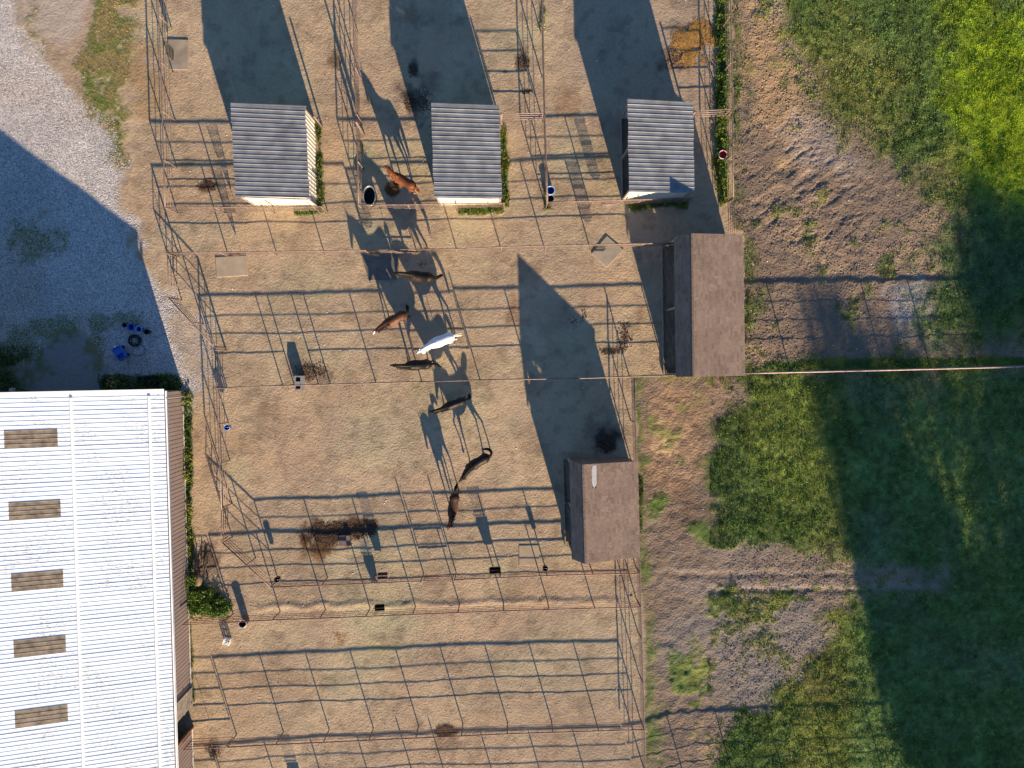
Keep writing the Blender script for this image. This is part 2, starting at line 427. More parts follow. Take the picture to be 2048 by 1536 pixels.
def soil_color(x, y):
    px, py, w1, w2, w3, past, brown, gr, gl, gs, gravel = masks(x, y)
    shp = x.shape + (3,)
    col = np.ones(shp)*np.array([.335, .248, .165])
    col = lerp(col, (.405, .300, .195), sst(-.3, .5, w1))
    col = lerp(col, (.36, .31, .19), .45*sst(.0, .4, fbm(x, y, 4.5, 131, 3)))
    col = lerp(col, (.36, .245, .155), .5*sst(.0, .4, fbm(x, y, 3.5, 137, 3)))
    col = lerp(col, (.30, .215, .15), sst(.1, .6, -w2)*.5)
    # south-west pens are duller, field side browner
    col = lerp(col, (.30, .222, .160), sst(1040, 1300, py)*sst(900, 1250, px)*.4)
    col = lerp(col, (.27, .205, .155), region(px, py, [(1050,-500),(1440,-500),(1430,330),(1380,400),(1180,240),(1080,-100)], 60, w1, 40)*.55)
    for cx, cy, rx, ry, rot, st, c in LIGHT_SPOTS:
        col = lerp(col, c, st*sst(1.25, .3, blob(px, py, cx, cy, rx, ry, rot)+w2*.8))
    col = col*(1-.16*sst(.05,.45,fbm(x,y,1.3,141,4))[...,None])*(1-.20*sst(.12,.4,fbm(x,y,.5,151,3))[...,None])
    # yard left
    pal = region(px, py, PALE, 16, w2, 26)
    col = lerp(col, (.36, .29, .235), pal)
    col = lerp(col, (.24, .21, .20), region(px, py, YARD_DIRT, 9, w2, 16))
    gcol = lerp(np.ones(shp)*np.array([.44, .40, .375]), (.34, .31, .295), sst(-.3, .4, w1+w3*.3))
    gcol = lerp(gcol, (.36, .29, .22), .6*sst(.0, .5, fbm(x, y, 5, 31, 3)))
    col = lerp(col, gcol, gravel)
    col = lerp(col, (.30, .19, .095), region(px, py, STRAW_L, 16, w2, 24)*.7*sst(-.5, .2, w2+w3))
    # field soils
    bcol = lerp(np.ones(shp)*np.array([.178, .130, .096]), (.275, .190, .125), sst(-.1, .5, w1+.4*sst(300, 0, py)-.15))
    bcol = lerp(bcol, (.33, .215, .115), sst(1.3, .4, blob(px, py, 1535, 150, 60, 170, -12)+w2)*.8)
    bcol = lerp(bcol, (.195, .160, .135), sst(.0, .45, fbm(x, y, 3.2, 41, 4)+.15)*.6*sst(500, 1100, py)+0*px)
    bcol = lerp(bcol, (.30, .25, .22), sst(1.2, .4, blob(px, py, 1640, 290, 90, 50, 30)+w2)*.45)
    bcol = lerp(bcol, (.28, .255, .25), sst(1.2, .4, blob(px, py, 1850, 620, 70, 60, 40)+w2)*.8)
    bcol = lerp(bcol, (.26, .165, .10), sst(1.3, .5, blob(px, py, 1350, 870, 95, 130, 10)+w2*.6)*.8)
    bcol = lerp(bcol, (.46, .31, .17), sst(.0, .4, w2+w3)*sst(1.3, .3, blob(px, py, 1340, 905, 55, 90, 10)+w2)*.8)
    bcol = lerp(bcol, (.185, .158, .138), sst(1.3, .5, blob(px, py, 1500, 1290, 190, 130, 10)+w1*.6)*.8)
    bcol = lerp(bcol, (.12, .075, .05), sst(1.2, .3, blob(px, py, 1395, 1020, 60, 60, 30)+w2*1.4)*.6)
    bcol = lerp(bcol, (.27, .21, .17), (sst(12, 3, np.abs(py-1173+w2*5))*.6+sst(10, 3, np.abs(py-1142+w2*6))*.35)*sst(1280, 1380, px))
    bcol = lerp(bcol, (.33, .25, .19), sst(16, 4, np.abs(px-1560-(py)*.35+w1*12))*sst(260, 100, py)*.6)
    col = lerp(col, bcol, past)
    # grass
    yel = sst(-.25, .45, w1*.6+fbm(x, y, 6, 51, 3)*.8)
    gc = lerp(np.ones(shp)*np.array([.105, .155, .042]), (.205, .215, .060), yel)
    bright = sst(1.35, .5, blob(px, py, 2000, 210, 110, 240, -12)+w2*.5)
    gc = lerp(gc, (.225, .300, .014), bright*.9)
    gc = lerp(gc, (.225, .260, .055), .75*sst(1.3, .3, blob(px, py, 1590, 890, 130, 170)+w2*.5))
    gc = lerp(gc, (.235, .245, .05), .7*sst(1.3, .3, blob(px, py, 1660, 1380, 130, 190)+w2*.5))
    gc = lerp(gc, (.085, .145, .065), sst(1.3, .4, blob(px, py, 1960, 520, 150, 130)+w2*.5)*.7)
    gc = lerp(gc, (.185, .155, .060), sst(1.3, .3, blob(px, py, 1660, 1360, 110, 60)+w2*.6)*.55)
    gc = lerp(gc, (.060, .095, .030), sst(1.3, .3, blob(px, py, 1460, 900, 40, 160)+w2*.8)*.5)
    shd = sst(1670, 1730, px)*sst(735, 760, py)
    gc = lerp(gc, (.150, .225, .070), shd*.8)  # lighter, greener grass colour painted in to lift the tree shade
    gc = lerp(gc, (.17, .19, .11), shd*.45*sst(.05, .45, fbm(x, y, 4.0, 181, 4)))
    gc = gc*(1+.35*w3[..., None])*(1+.55*fbm(x, y, .22, 191, 2)[..., None])*(1+.30*fbm(x, y, 1.4, 197, 3)[..., None])
    dry = lerp(np.ones(shp)*np.array([.125, .145, .038]), (.22, .17, .075), sst(-.2, .4, w2))
    sg = lerp(np.ones(shp)*np.array([.060, .105, .024]), (.15, .16, .03), sst(0, .5, w2+w3*.5))
    col = lerp(col, gc*.8, gr); col = lerp(col, dry, gl); col = lerp(col, sg*.8, gs)
    for cx, cy, rx, ry, rot, st, c in DARK_SPOTS:
        if st: col = lerp(col, c, st*sst(1.3, .45, blob(px, py, cx, cy, rx, ry, rot)+w2*.9+w3*.6))
    rough = np.clip(brown*past*.9 + .25*(1-gravel), 0, 1)
    W = np.stack([gravel, np.clip(np.maximum(gr, np.maximum(gl*.6, gs)), 0, 1), rough], -1)
    return np.clip(col, .005, .9), W

def ground_h(x, y):
    x = np.asarray(x, float); y = np.asarray(y, float)
    px, py, w1, w2, w3, past, brown, gr, gl, gs, gravel = masks(x, y)
    h = .032*vn(x, y, 2.6, 3) + .015*vn(x, y, 1.2, 13) + .010*vn(x, y, .45, 23)
    amp = .011 + .034*past*brown + .035*gr + .02*gs
    h = h + amp*(fbm(x, y, .42, 33, 3))
    u_ = (x*.82+y*.57)/2.2; v_ = (-x*.57+y*.82)
    zone = sst(1.25, .6, blob(px, py, 1610, 400, 120, 170, -35))
    h = h - (.010+.034*zone)*past*brown*sst(.08, .30, fbm(u_, v_, .38, 161, 3))
    # ruts and ridges
    h = h - .05*past*sst(8, 2, np.abs(py-1181+w2*5))*sst(1400, 1450, px) - .03*past*sst(9, 2, np.abs(py-1148+w2*7))*sst(1290, 1380, px)*sst(1950, 1700, px)
    h = h + .05*sst(12, 0, np.abs(py-1207+w2*8+(px-900)*.02))*sst(480, 560, px)*sst(1270, 1200, px)
    return h

def ground_z(x, y): return float(ground_h(np.array([x]), np.array([y]))[0])

def axis(a, b, step, far):
    core = np.arange(a, b+step/2, step)
    tail = []; d = step; p = core[-1]
    while p < far: d *= 1.25; p += d; tail.append(p)
    t2 = []; d = step; p = core[0]
    while p > -far: d *= 1.25; p -= d; t2.append(p)
    return np.array(t2[::-1]+list(core)+tail)
xs = axis(-30.5, 31.0, .08, 900); ys = axis(-24.8, 21.6, .08, 900)
X, Y = np.meshgrid(xs, ys, indexing='ij')
Z = ground_h(X, Y)
colr, wgt = soil_color(X, Y)
nx, ny = len(xs), len(ys)
idx = np.arange(nx*ny).reshape(nx, ny)
faces = np.stack([idx[:-1, :-1], idx[1:, :-1], idx[1:, 1:], idx[:-1, 1:]], -1).reshape(-1, 4)
me = np_mesh('ground', np.stack([X, Y, Z], -1).reshape(-1, 3), faces, {'Col': colr.reshape(-1, 3), 'Wgt': wgt.reshape(-1, 3)}, True)
g = link_mesh('ground', me, None, M['ground']); tag(g, kind='structure')

# ------------------------------------------------------------------ scattered cover
def blades(name, x, y, z, h, wd, col, lean=.5, label=None, cat=None, mat_=None, tri=True, flat=False):
    n = len(x); a = RNG.random(n)*2*math.pi; b = RNG.random(n)*2*math.pi
    wx, wy = np.cos(a)*wd/2, np.sin(a)*wd/2
    lx, ly = np.cos(b)*h*lean, np.sin(b)*h*lean
    if flat:   # straw lying down
        hx, hy = np.cos(a)*h, np.sin(a)*h; px_, py_ = -np.sin(a)*wd/2, np.cos(a)*wd/2
        dz = RNG.random(n)*.03
        v = np.stack([np.stack([x-hx-px_, y-hy-py_, z+.004], -1), np.stack([x-hx+px_, y-hy+py_, z+.006], -1),
                      np.stack([x+hx, y+hy, z+.01+dz], -1)], 1)
    else:
        v = np.stack([np.stack([x-wx, y-wy, z-.01], -1), np.stack([x+wx, y+wy, z-.01], -1), np.stack([x+lx, y+ly, z+h], -1)], 1)
    c = np.repeat(col[:, None, :], 3, 1)
    me = np_mesh(name, v.reshape(-1, 3), np.arange(3*n).reshape(-1, 3), {'Col': c.reshape(-1, 3)})
    o = link_mesh(name, me, None, mat_ or M['grass'])
    tag(o, label, cat, kind='stuff'); return o

def scatter(n, x0, x1, y0, y1):
    return RNG.uniform(x0, x1, n), RNG.uniform(y0, y1, n)
# pasture grass
x, y = scatter(620000, 12, 31.5, -25, 21.8)
mk = masks(x, y); keep = RNG.random(len(x)) < mk[7]*.9
x, y = x[keep], y[keep]; c, _ = soil_color(x, y)
c = c*1.6*(1+RNG.uniform(-.45, .5, (len(x), 1))); c[:, 1] *= 1.03
z = ground_h(x, y); clump = .5+sst(-.2, .5, fbm(x, y, .5, 61, 3))
blades('pasture_grass', x, y, z, RNG.uniform(.03, .10, len(x))*clump, RNG.uniform(.022, .05, len(x)), np.clip(c, 0, .6),
       label='short mown and grazed green grass of the pasture', cat='grass')
# yard and strip weeds
x, y = scatter(420000, -30.5, 14, -25, 21.8)
mk = masks(x, y); gg = np.maximum(mk[8]*.55, mk[9]); keep = RNG.random(len(x)) < gg
x, y = x[keep], y[keep]; c, _ = soil_color(x, y); strip = mk[9][keep]
c = c*1.5*(1+RNG.uniform(-.4, .5, (len(x), 1)))
blades('yard_weeds', x, y, ground_h(x, y), RNG.uniform(.03, .10, len(x))*(1+strip*1.2), RNG.uniform(.02, .05, len(x))*(1+strip*.6), np.clip(c, 0, .6),
       label='patchy weeds and dry grass along the fences and yard', cat='weeds')
# broad leaved weeds in dense strips (dense extra leaves)
def leafy(name, polys, n_per, hmax, label, colA, colB, size=.07, thr=-.28):
    X_, Y_ = [], []
    for poly in polys:
        pts = [G(*p) for p in poly]
        ax = [p.x for p in pts]; ay = [p.y for p in pts]
        area = (max(ax)-min(ax))*(max(ay)-min(ay))
        x, y = scatter(int(n_per*area), min(ax), max(ax), min(ay), max(ay))
        px, py = to_px(x, y)
        k = sdf(px, py, poly)+fbm(x, y, .7, 71, 3)*12 > 0
        k &= fbm(x, y, .8, 75, 3) > thr
        X_.append(x[k]); Y_.append(y[k])
    x = np.concatenate(X_); y = np.concatenate(Y_); n = len(x)
    hh = hmax*(.35+.65*sst(-.4, .4, fbm(x, y, .55, 81, 3)))
    z = ground_h(x, y)+RNG.random(n)**.6*hh
    u = RNG.normal(size=(n, 3)); u[:, 2] *= .5; u /= np.linalg.norm(u, axis=1)[:, None]
    w_ = np.cross(u, RNG.normal(size=(n, 3))); w_ /= np.linalg.norm(w_, axis=1)[:, None]
    s = size*RNG.uniform(.5, 1.3, n)[:, None]; p = np.stack([x, y, z], -1)
    v = np.stack([p-u*s, p-w_*s*.45, p+u*s, p+w_*s*.45], 1)
    t = RNG.random(n)[:, None]*.7 + .3*sst(-.3, .4, fbm(x, y, .8, 91, 2))[:, None]
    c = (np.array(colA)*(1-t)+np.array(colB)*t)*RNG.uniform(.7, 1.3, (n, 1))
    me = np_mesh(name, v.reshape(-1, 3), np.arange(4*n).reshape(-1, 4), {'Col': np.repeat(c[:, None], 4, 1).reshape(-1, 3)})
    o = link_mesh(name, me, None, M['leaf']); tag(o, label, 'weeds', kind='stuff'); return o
leafy('fence_weeds', [STRIP_R], 420, .40, 'tall green weeds in a strip inside the right outer fence', (.05,.10,.02), (.17,.22,.03), thr=-.2)
leafy('barn_weeds', [STRIP_B], 420, .30, 'narrow strip of green weeds along the barn wall', (.07,.115,.025), (.30,.29,.06), thr=-.2)
leafy('barn_weed_patch', [BUSH], 420, .5, 'bushy green weed patch beside the barn corner gate', (.045,.10,.02), (.17,.24,.03))
leafy('shed_weeds', [[(634,245),(641,245),(645,330),(644,425),(634,425)], [(1000,290),(1007,250),(1014,330),(1013,412),(1002,415)],
      [(914,413),(1006,410),(1002,424),(960,428),(920,428)], [(1086,365),(1093,400),(1100,418),(1088,422)], [(1258,404),(1368,403),(1366,411),(1262,413)]], 420, .28,
      'low green weeds growing at the foot of the metal sheds', (.06,.095,.025), (.19,.20,.05), .055, thr=.02)
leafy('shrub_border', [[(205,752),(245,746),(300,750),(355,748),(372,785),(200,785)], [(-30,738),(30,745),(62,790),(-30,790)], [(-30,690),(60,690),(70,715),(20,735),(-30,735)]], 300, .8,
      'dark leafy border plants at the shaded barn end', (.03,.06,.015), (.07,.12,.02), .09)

# coarse tussocks and weeds in the pasture, litter and pale stones in the pens
def tussocks(name, x, y, hh, colA, colB, size, label):
    n = len(x); z = ground_h(x, y)+.02+RNG.random(n)*hh
    u = RNG.normal(size=(n, 3)); u[:, 2] *= .5; u /= np.linalg.norm(u, axis=1)[:, None]
    w_ = np.cross(u, RNG.normal(size=(n, 3))); w_ /= np.linalg.norm(w_, axis=1)[:, None]
    s_ = size*RNG.uniform(.5, 1.3, n)[:, None]; p = np.stack([x, y, z], -1)
    v = np.stack([p-u*s_, p-w_*s_*.4, p+u*s_, p+w_*s_*.4], 1)
    t = RNG.random(n)[:, None]; c = (np.array(colA)*(1-t)+np.array(colB)*t)*RNG.uniform(.7, 1.3, (n, 1))
    me = np_mesh(name, v.reshape(-1, 3), np.arange(4*n).reshape(-1, 4), {'Col': np.repeat(c[:, None], 4, 1).reshape(-1, 3)})
    o = link_mesh(name, me, None, M['leaf']); tag(o, label, 'weeds', kind='stuff')
x, y = scatter(130000, 12.5, 31.5, -25, 21.8); mk = masks(x, y)
k = RNG.random(len(x)) < mk[7]*sst(.02, .42, fbm(x, y, .42, 211, 3)+.35*fbm(x, y, 2.2, 215, 2)); x, y = x[k], y[k]
tussocks('pasture_tussocks', x, y, .13, (.05,.11,.02), (.17,.25,.04), .06, 'darker leafy tufts and weeds standing in the pasture grass')
# straw, hay, manure clods, stones
def spots(nlist, spread=1.0):
    X_, Y_ = [], []
    for cx, cy, rx, ry, n in nlist:
        p = G(cx, cy); r = np.sqrt(RNG.random(n))*spread*(.5+.7*RNG.random(n)); a = RNG.random(n)*2*math.pi
        X_.append(p.x+np.cos(a)*r*rx/35); Y_.append(p.y+np.sin(a)*r*ry/35)
    return np.concatenate(X_), np.concatenate(Y_)
x, y = spots([(1392,85,46,42,9000), (1370,100,30,30,2500)]); k = fbm(x, y, .55, 171, 3) > -.08; x, y = x[k], y[k]
n = len(x); c = np.array([.42,.225,.065])*RNG.uniform(.45, 1.35, (n,1)); zz = ground_h(x, y)+RNG.random(n)*.05
blades('straw_bedding', x, y, zz, RNG.uniform(.05,.13,n), RNG.uniform(.012,.03,n), c, mat_=M['straw'], flat=True,
       label='golden straw spread on the ground in the top right pen', cat='straw')
x, y = spots([(785,378,14,14,1500), (640,1098,36,16,500), (680,1275,18,16,60), (893,1462,22,12,1200)])
n = len(x); c = np.array([.16,.085,.035])*RNG.uniform(.3, 1.3, (n,1))
blades('hay_scraps', x, y, ground_h(x, y)+RNG.random(n)*.04, RNG.uniform(.04,.11,n), RNG.uniform(.01,.022,n), c, mat_=M['straw'], flat=True,
       label='scattered brown hay scraps beside feeding places', cat='hay')

x, y = scatter(26000, -19, 13.5, -25, 21.8); k = fbm(x, y, 1.6, 221, 3) > .05; x, y = x[k], y[k]; n = len(x)
c = np.array([.46,.34,.20])*RNG.uniform(.35, 1.3, (n,1))
blades('pen_litter', x, y, ground_h(x, y), RNG.uniform(.02,.07,n), RNG.uniform(.008,.02,n), c, mat_=M['straw'], flat=True,
       label='thin scattered bits of straw on the pen floors', cat='straw')
def lumps(name, x, y, r, col, label, cat, m, squash=.6):
    n = len(x)
    o8 = np.array([(1,0,0),(0,1,0),(-1,0,0),(0,-1,0),(0,0,1),(0,0,-.6)], float)
    f8 = np.array([(0,1,4),(1,2,4),(2,3,4),(3,0,4),(1,0,5),(2,1,5),(3,2,5),(0,3,5)])
    a = RNG.random(n)*math.pi; ca, sa = np.cos(a), np.sin(a)
    sx = r*RNG.uniform(.8,1.5,n); sy = r*RNG.uniform(.7,1.1,n); sz = r*squash*RNG.uniform(.7,1.2,n)
    vx = o8[None,:,0]*sx[:,None]; vy = o8[None,:,1]*sy[:,None]; vz = o8[None,:,2]*sz[:,None]
    jit = RNG.uniform(.75,1.25,(n,6))
    vx, vy = vx*jit, vy*jit
    v = np.stack([x[:,None]+vx*ca[:,None]-vy*sa[:,None], y[:,None]+vx*sa[:,None]+vy*ca[:,None], (ground_h(x,y)+sz*.35)[:,None]+vz], -1)
    f = (f8[None]+np.arange(n)[:,None,None]*6).reshape(-1,3)
    me = np_mesh(name, v.reshape(-1,3), f, {'Col': np.repeat(col[:,None],6,1).reshape(-1,3)})
    o = link_mesh(name, me, None, m); tag(o, label, cat, kind='stuff'); return o
# gravel
x, y = scatter(150000, -30.5, -15, -3.5, 21.8)
mk = masks(x, y); k = RNG.random(len(x)) < mk[10]*.55; x, y = x[k], y[k]; n = len(x)
t = RNG.random((n,1)); c = np.array([.30,.28,.27])*(1-t)+np.array([.58,.54,.52])*t
lumps('gravel', x, y, RNG.uniform(.012,.032,n), c, 'pale crushed stone covering the yard', 'gravel', M['stone'])
# clods of the churned soil and pens
x, y = scatter(60000, 13, 31, -25, 21.8)
mk = masks(x, y); k = (RNG.random(len(x)) < mk[6]*mk[5]*(.35+.5*sst(-.1,.4,mk[2]))); x, y = x[k], y[k]; n = len(x)
c, _ = soil_color(x, y); c = c*RNG.uniform(.7,1.35,(n,1))
lumps('soil_clods', x, y, RNG.uniform(.015,.055,n), c, 'loose brown clods on the churned field soil', 'soil', M['clod'])
x, y = scatter(420, -19, 26, -25, 21.8); n = len(x)
lumps('pale_stones', x, y, RNG.uniform(.02,.045,n), np.array([.62,.58,.52])*RNG.uniform(.6,1.1,(n,1)), 'odd pale stones lying about the pens and field', 'stones', M['stone'])
x, y = scatter(16000, -19, 13, -25, 21.8); c, _ = soil_color(x, y); n = len(x)
mk = masks(x, y); k = fbm(x, y, 2.0, 99, 3) > -.1; x, y, c = x[k], y[k], c[k]; n = len(x)
lumps('pen_clods', x, y, RNG.uniform(.008,.030,n), c*RNG.uniform(.7,1.25,(n,1)), 'small lumps of dried soil scattered in the horse pens', 'soil', M['clod'])
x, y = spots([(668,1066,56,24,1500), (738,1058,18,16,450), (825,140,10,14,120), (820,205,12,18,160), (845,205,20,26,200), (415,372,20,10,220), (625,740,34,20,330),
              (1214,888,20,20,420), (1250,670,16,34,260), (1225,702,30,8,200), (1045,125,12,14,160), (1168,630,6,12,40), (1150,640,18,10,26), (890,1464,20,11,350), (410,1105,24,30,60),
              (843,528,10,6,26), (1052,183,10,6,40), (428,1500,16,18,160), (1350,118,24,20,160), (1262,1190,3,3,10)])
n = len(x); c = np.array([.075,.045,.03])*RNG.uniform(.35,1.5,(n,1))
lumps('manure', x, y, RNG.uniform(.015,.045,n), c, 'dark heaps and droppings of manure on the pen floors', 'manure', M['clod'])

# ------------------------------------------------------------------ sheet metal
def sheet_mesh(name, L0, L1, wd, pitch=.229, rh=.03):
    """ribbed sheet: x along the ribs, y across, z outwards; length goes from L0 to L1 across the width"""
    prof = []; n = max(1, round(wd/pitch)); p = wd/n
    for i in range(n):
        b = i*p
        prof += [(b, 0), (b+.012, rh), (b+.036, rh), (b+.048, 0)]
    prof.append((wd, 0))
    v = []; f = []
    for yy, zz in prof:
        t = yy/wd; L = L0+(L1-L0)*t
        v += [(0, yy, zz), (L, yy, zz)]
    m = len(prof)
    for i in range(m-1): f.append((2*i, 2*i+1, 2*i+3, 2*i+2)[::-1] if False else (2*i, 2*i+1, 2*i+3, 2*i+2))
    me = bpy.data.meshes.new(name); me.from_pydata(v, [], f); me.update(); return me
def frame(O, U, W):
    U = U.normalized(); Nn = U.cross(W).normalized(); W2 = Nn.cross(U)
    m = Matrix((U, W2, Nn)).transposed().to_4x4(); m.translation = O; return m
def put(o, parent, mw):
    o.parent = parent
    o.matrix_local = parent.matrix_basis.inverted() @ mw if parent else mw
def sheets(name, parent, O, U, W, total, Lfun, m, wpan=.914, rh=.03, start=0.0, jitter=.002):
    """row of ribbed sheets along W from O; Lfun(s) gives the length at distance s"""
    s = start; k = 0; cache = {}
    while s < total-1e-3:
        wd = min(wpan, total-s)
        key = (round(Lfun(s), 3), round(Lfun(s+wd), 3), round(wd, 3))
        if key not in cache:
            me = sheet_mesh(name, Lfun(s), Lfun(s+wd), wd-.003, rh=rh); me.materials.append(m); cache[key] = me
        o = bpy.data.objects.new(name, cache[key]); C.objects.link(o)
        Nn = U.normalized().cross(W).normalized()
        put(o, parent, frame(O+W.normalized()*(s+.0015)+Nn*(jitter*(k % 2)), U, W))
        s += wd; k += 1
def wall(parent, A, B, hA, hB, m, name='wall_panel', rh=.02, z0=0.0):
    """ribbed wall from ground point A to B, outside on the left when walking A to B"""
    A = Vector((A[0], A[1], z0-.03)); B = Vector((B[0], B[1], z0-.03)); T = (B-A).length
    sheets(name, parent, A, Vector((0, 0, 1)), (B-A).normalized(), T, lambda s: (hA+(hB-hA)*s/T)-z0+.03, m, rh=rh)
def beam_part(name, parent, a, b, w_, h_, m, up=(0, 0, 1)):
    p = Vector(parent.location)
    return MB().beam(Vector(a)-p, Vector(b)-p, w_, h_, up).obj(name, m, parent)

# ------------------------------------------------------------------ the big barn
ZE = 2.55; PITCH = .284
E0 = G(328, 782, ZE); E1 = G(350, 1536, ZE)
bs = (E1-E0); bs.z = 0; bs.normalize()                    # along the eave, southwards
bw = Vector((bs.y, -bs.x, 0))                              # towards the ridge (west)
if bw.x > 0: bw = -bw
BL = 29.2; HALF = 9.05
up_s = (bw + Vector((0, 0, PITCH))).normalized(); SL = HALF*math.sqrt(1+PITCH**2)
barn = thing('barn', 'large white metal roofed barn with brown walls and five brown skylights', 'barn', (E0.x, E0.y, 0))
sheets('roof_panel', barn, E0, up_s, bs, BL, lambda s: SL, M['barn_roof'], jitter=.004, rh=.015)
Rdg = E0 + up_s*SL
dn_s = (bw - Vector((0, 0, PITCH))).normalized()
sheets('roof_panel', barn, Rdg, dn_s, bs, BL, lambda s: SL, M['barn_roof'], jitter=.004, rh=.015)
Nroof = up_s.cross(bs).normalized()
beam_part('ridge_cap', barn, Rdg+Vector((0, 0, .045)), Rdg+bs*BL+Vector((0, 0, .045)), .26, .03, M['white_trim'])
def on_plane(px, py, P0, n):
    r = ROT @ Vector(((px-1024)/FPX, -(py-768)/FPX, -1.0)); o = Vector((0, 0, CAM_H))
    return o + r*((P0-o).dot(n)/r.dot(n))
def uv(p): d = p-E0; return d.dot(bs), d.dot(up_s)
for xa, xb in ((142, 168), (297, 322)):
    va = (uv(on_plane(xa, 800, E0, Nroof))[1] + uv(on_plane(xb, 1530, E0, Nroof))[1])/2
    a = E0+up_s*va+Nroof*.05
    beam_part('snow_guard', barn, a+bs*.25, a+bs*BL, .13, .04, M['white_trim'], Nroof)
for (x0, y0, x1, y1) in ((8,863,116,895), (17,1003,122,1034), (22,1142,127,1171), (27,1280,132.5,1309), (29.5,1420,136.5,1446)):
    u0, v1 = uv(on_plane(x0, y0+1, E0, Nroof)); u1, v0 = uv(on_plane(x1, y1-1, E0, Nroof))
    us = uv(on_plane((x0+x1)/2, (y0+y1)/2, E0, Nroof))[0]-.45
    us = round(us/.2285)*.2285
    me = sheet_mesh('skylight', v1-v0, v1-v0, .914, rh=.014); me.materials.append(M['skylight'])
    o = bpy.data.objects.new('skylight', me); C.objects.link(o)
    put(o, barn, frame(E0+up_s*v0+bs*us+Nroof*.012, up_s, bs))
# rake trim, gutter
beam_part('rake_trim', barn, E0-bs*.05+Nroof*.01, Rdg-bs*.05+Nroof*.01, .12, .10, M['white_trim'], Nroof)
beam_part('rake_trim', barn, Rdg-bs*.05+Nroof*.01, Rdg-bs*.05+dn_s*SL, .12, .10, M['white_trim'], Nroof)
gut = MB(); go = -bw
for s0 in (0,):
    a = E0+go*.03-Vector((0,0,.05)); b = a+bs*BL; p = barn.location
    for k in range(6):
        t0 = math.pi+math.pi*k/6; t1 = math.pi+math.pi*(k+1)/6
        q = [a+go*(.06+.06*math.cos(t))+Vector((0,0,.06*math.sin(t))) for t in (t0, t1)]
        gut.add([q[0]-p, q[1]-p, q[1]+bs*BL-p, q[0]+bs*BL-p], [(0,1,2,3)])
gut.tube([a+go*.12-p, b+go*.12-p], .012, 6); 
gut.obj('gutter', M['white_trim'], barn)
for k in range(9):
    q = E0+go*.10+bs*(.4+k*3.4)
    if k in (0, 8): 
        dp = MB().tube([q-Vector((0,0,.1))-barn.location, q-Vector((0,0,.25))+bw*.14-barn.location, Vector((q.x,q.y,.1))+bw*.14-barn.location], .04, 8)
        dp.obj('downpipe', M['galv'], barn)
# walls: east wall under the eave, set back a little
WI = .16
e0 = Vector((E0.x, E0.y, 0))+bw*WI+bs*.08
def eu(u): return e0+bs*u
dA, dB, dC, dD = 17.15, 18.25, 19.55, BL-.2
def ewall(u0, u1):   # outside (east) on the left -> walk north
    wall(barn, eu(u1), eu(u0), ZE+.02, ZE+.02, M['barn_wall'])
ewall(0, dB); ewall(dC, dD)
beam_part('door_header', barn, eu(dB-.05)+go*.05+Vector((0,0,2.32)), eu(dC+.05)+go*.05+Vector((0,0,2.32)), .06, .34, M['barn_wall'])
beam_part('door_track', barn, eu(dA-.1)+go*.10+Vector((0,0,2.18)), eu(dC+.1)+go*.10+Vector((0,0,2.18)), .05, .08, M['white_trim'])
beam_part('door_post', barn, eu(dC)+go*.04, eu(dC)+go*.04+Vector((0,0,2.4)), .09, .14, mat('red_brown_wood', (.30,.12,.06), .7, 0, .2, 5))
beam_part('base_trim', barn, eu(0)+go*.035+Vector((0,0,.06)), eu(dB)+go*.035+Vector((0,0,.06)), .03, .09, M['shed_wall'])
beam_part('base_trim', barn, eu(dC)+go*.035+Vector((0,0,.06)), eu(dD)+go*.035+Vector((0,0,.06)), .03, .09, M['shed_wall'])
dm = MB()
for k in range(5):
    u = dA+.02+k*.216; q = eu(u)+go*.07-Vector(barn.location)
    dm.beam(q+bs*.1+Vector((0,0,.08)), q+bs*.1+Vector((0,0,2.12)), .205, .03, go)
dobj = dm.obj('sliding_door', M['wood'], barn)
for zz in (.14, 1.1, 2.06):
    o = MB().beam(eu(dA)+go*.1+Vector((0,0,zz))-Vector(barn.location), eu(dB)+go*.1+Vector((0,0,zz))-Vector(barn.location), .03, .12).obj('door_rail', M['wood'], None)
    o.parent = dobj
# gable walls (north, south) and west wall
w0 = e0+bw*(HALF-WI); w1 = e0+bw*(2*(HALF-WI))
zr = ZE+PITCH*HALF-.06
wall(barn, e0, w0, ZE-.02, zr, M['barn_wall']) if False else wall(barn, w0, e0, zr, ZE+.0, M['barn_wall'])
wall(barn, w1, w0, ZE+.0, zr, M['barn_wall'])
s0 = e0+bs*(BL-.3)
wall(barn, s0, s0+bw*(HALF-WI), ZE+.0, zr, M['barn_wall']); wall(barn, s0+bw*(HALF-WI), s0+bw*2*(HALF-WI), zr, ZE, M['barn_wall'])
wall(barn, w1, w1+bs*(BL-.3), ZE, ZE, M['barn_wall'])
for a in (w0,):
    pass
lm = MB().box(-.10,.10,-.12,.12,1.9,2.1); lo = lm.obj('wall_lamp', M['galv'], barn)
lo.location = (G(27,782,2).x-E0.x, G(27,782,2).y-E0.y+.05, .1)

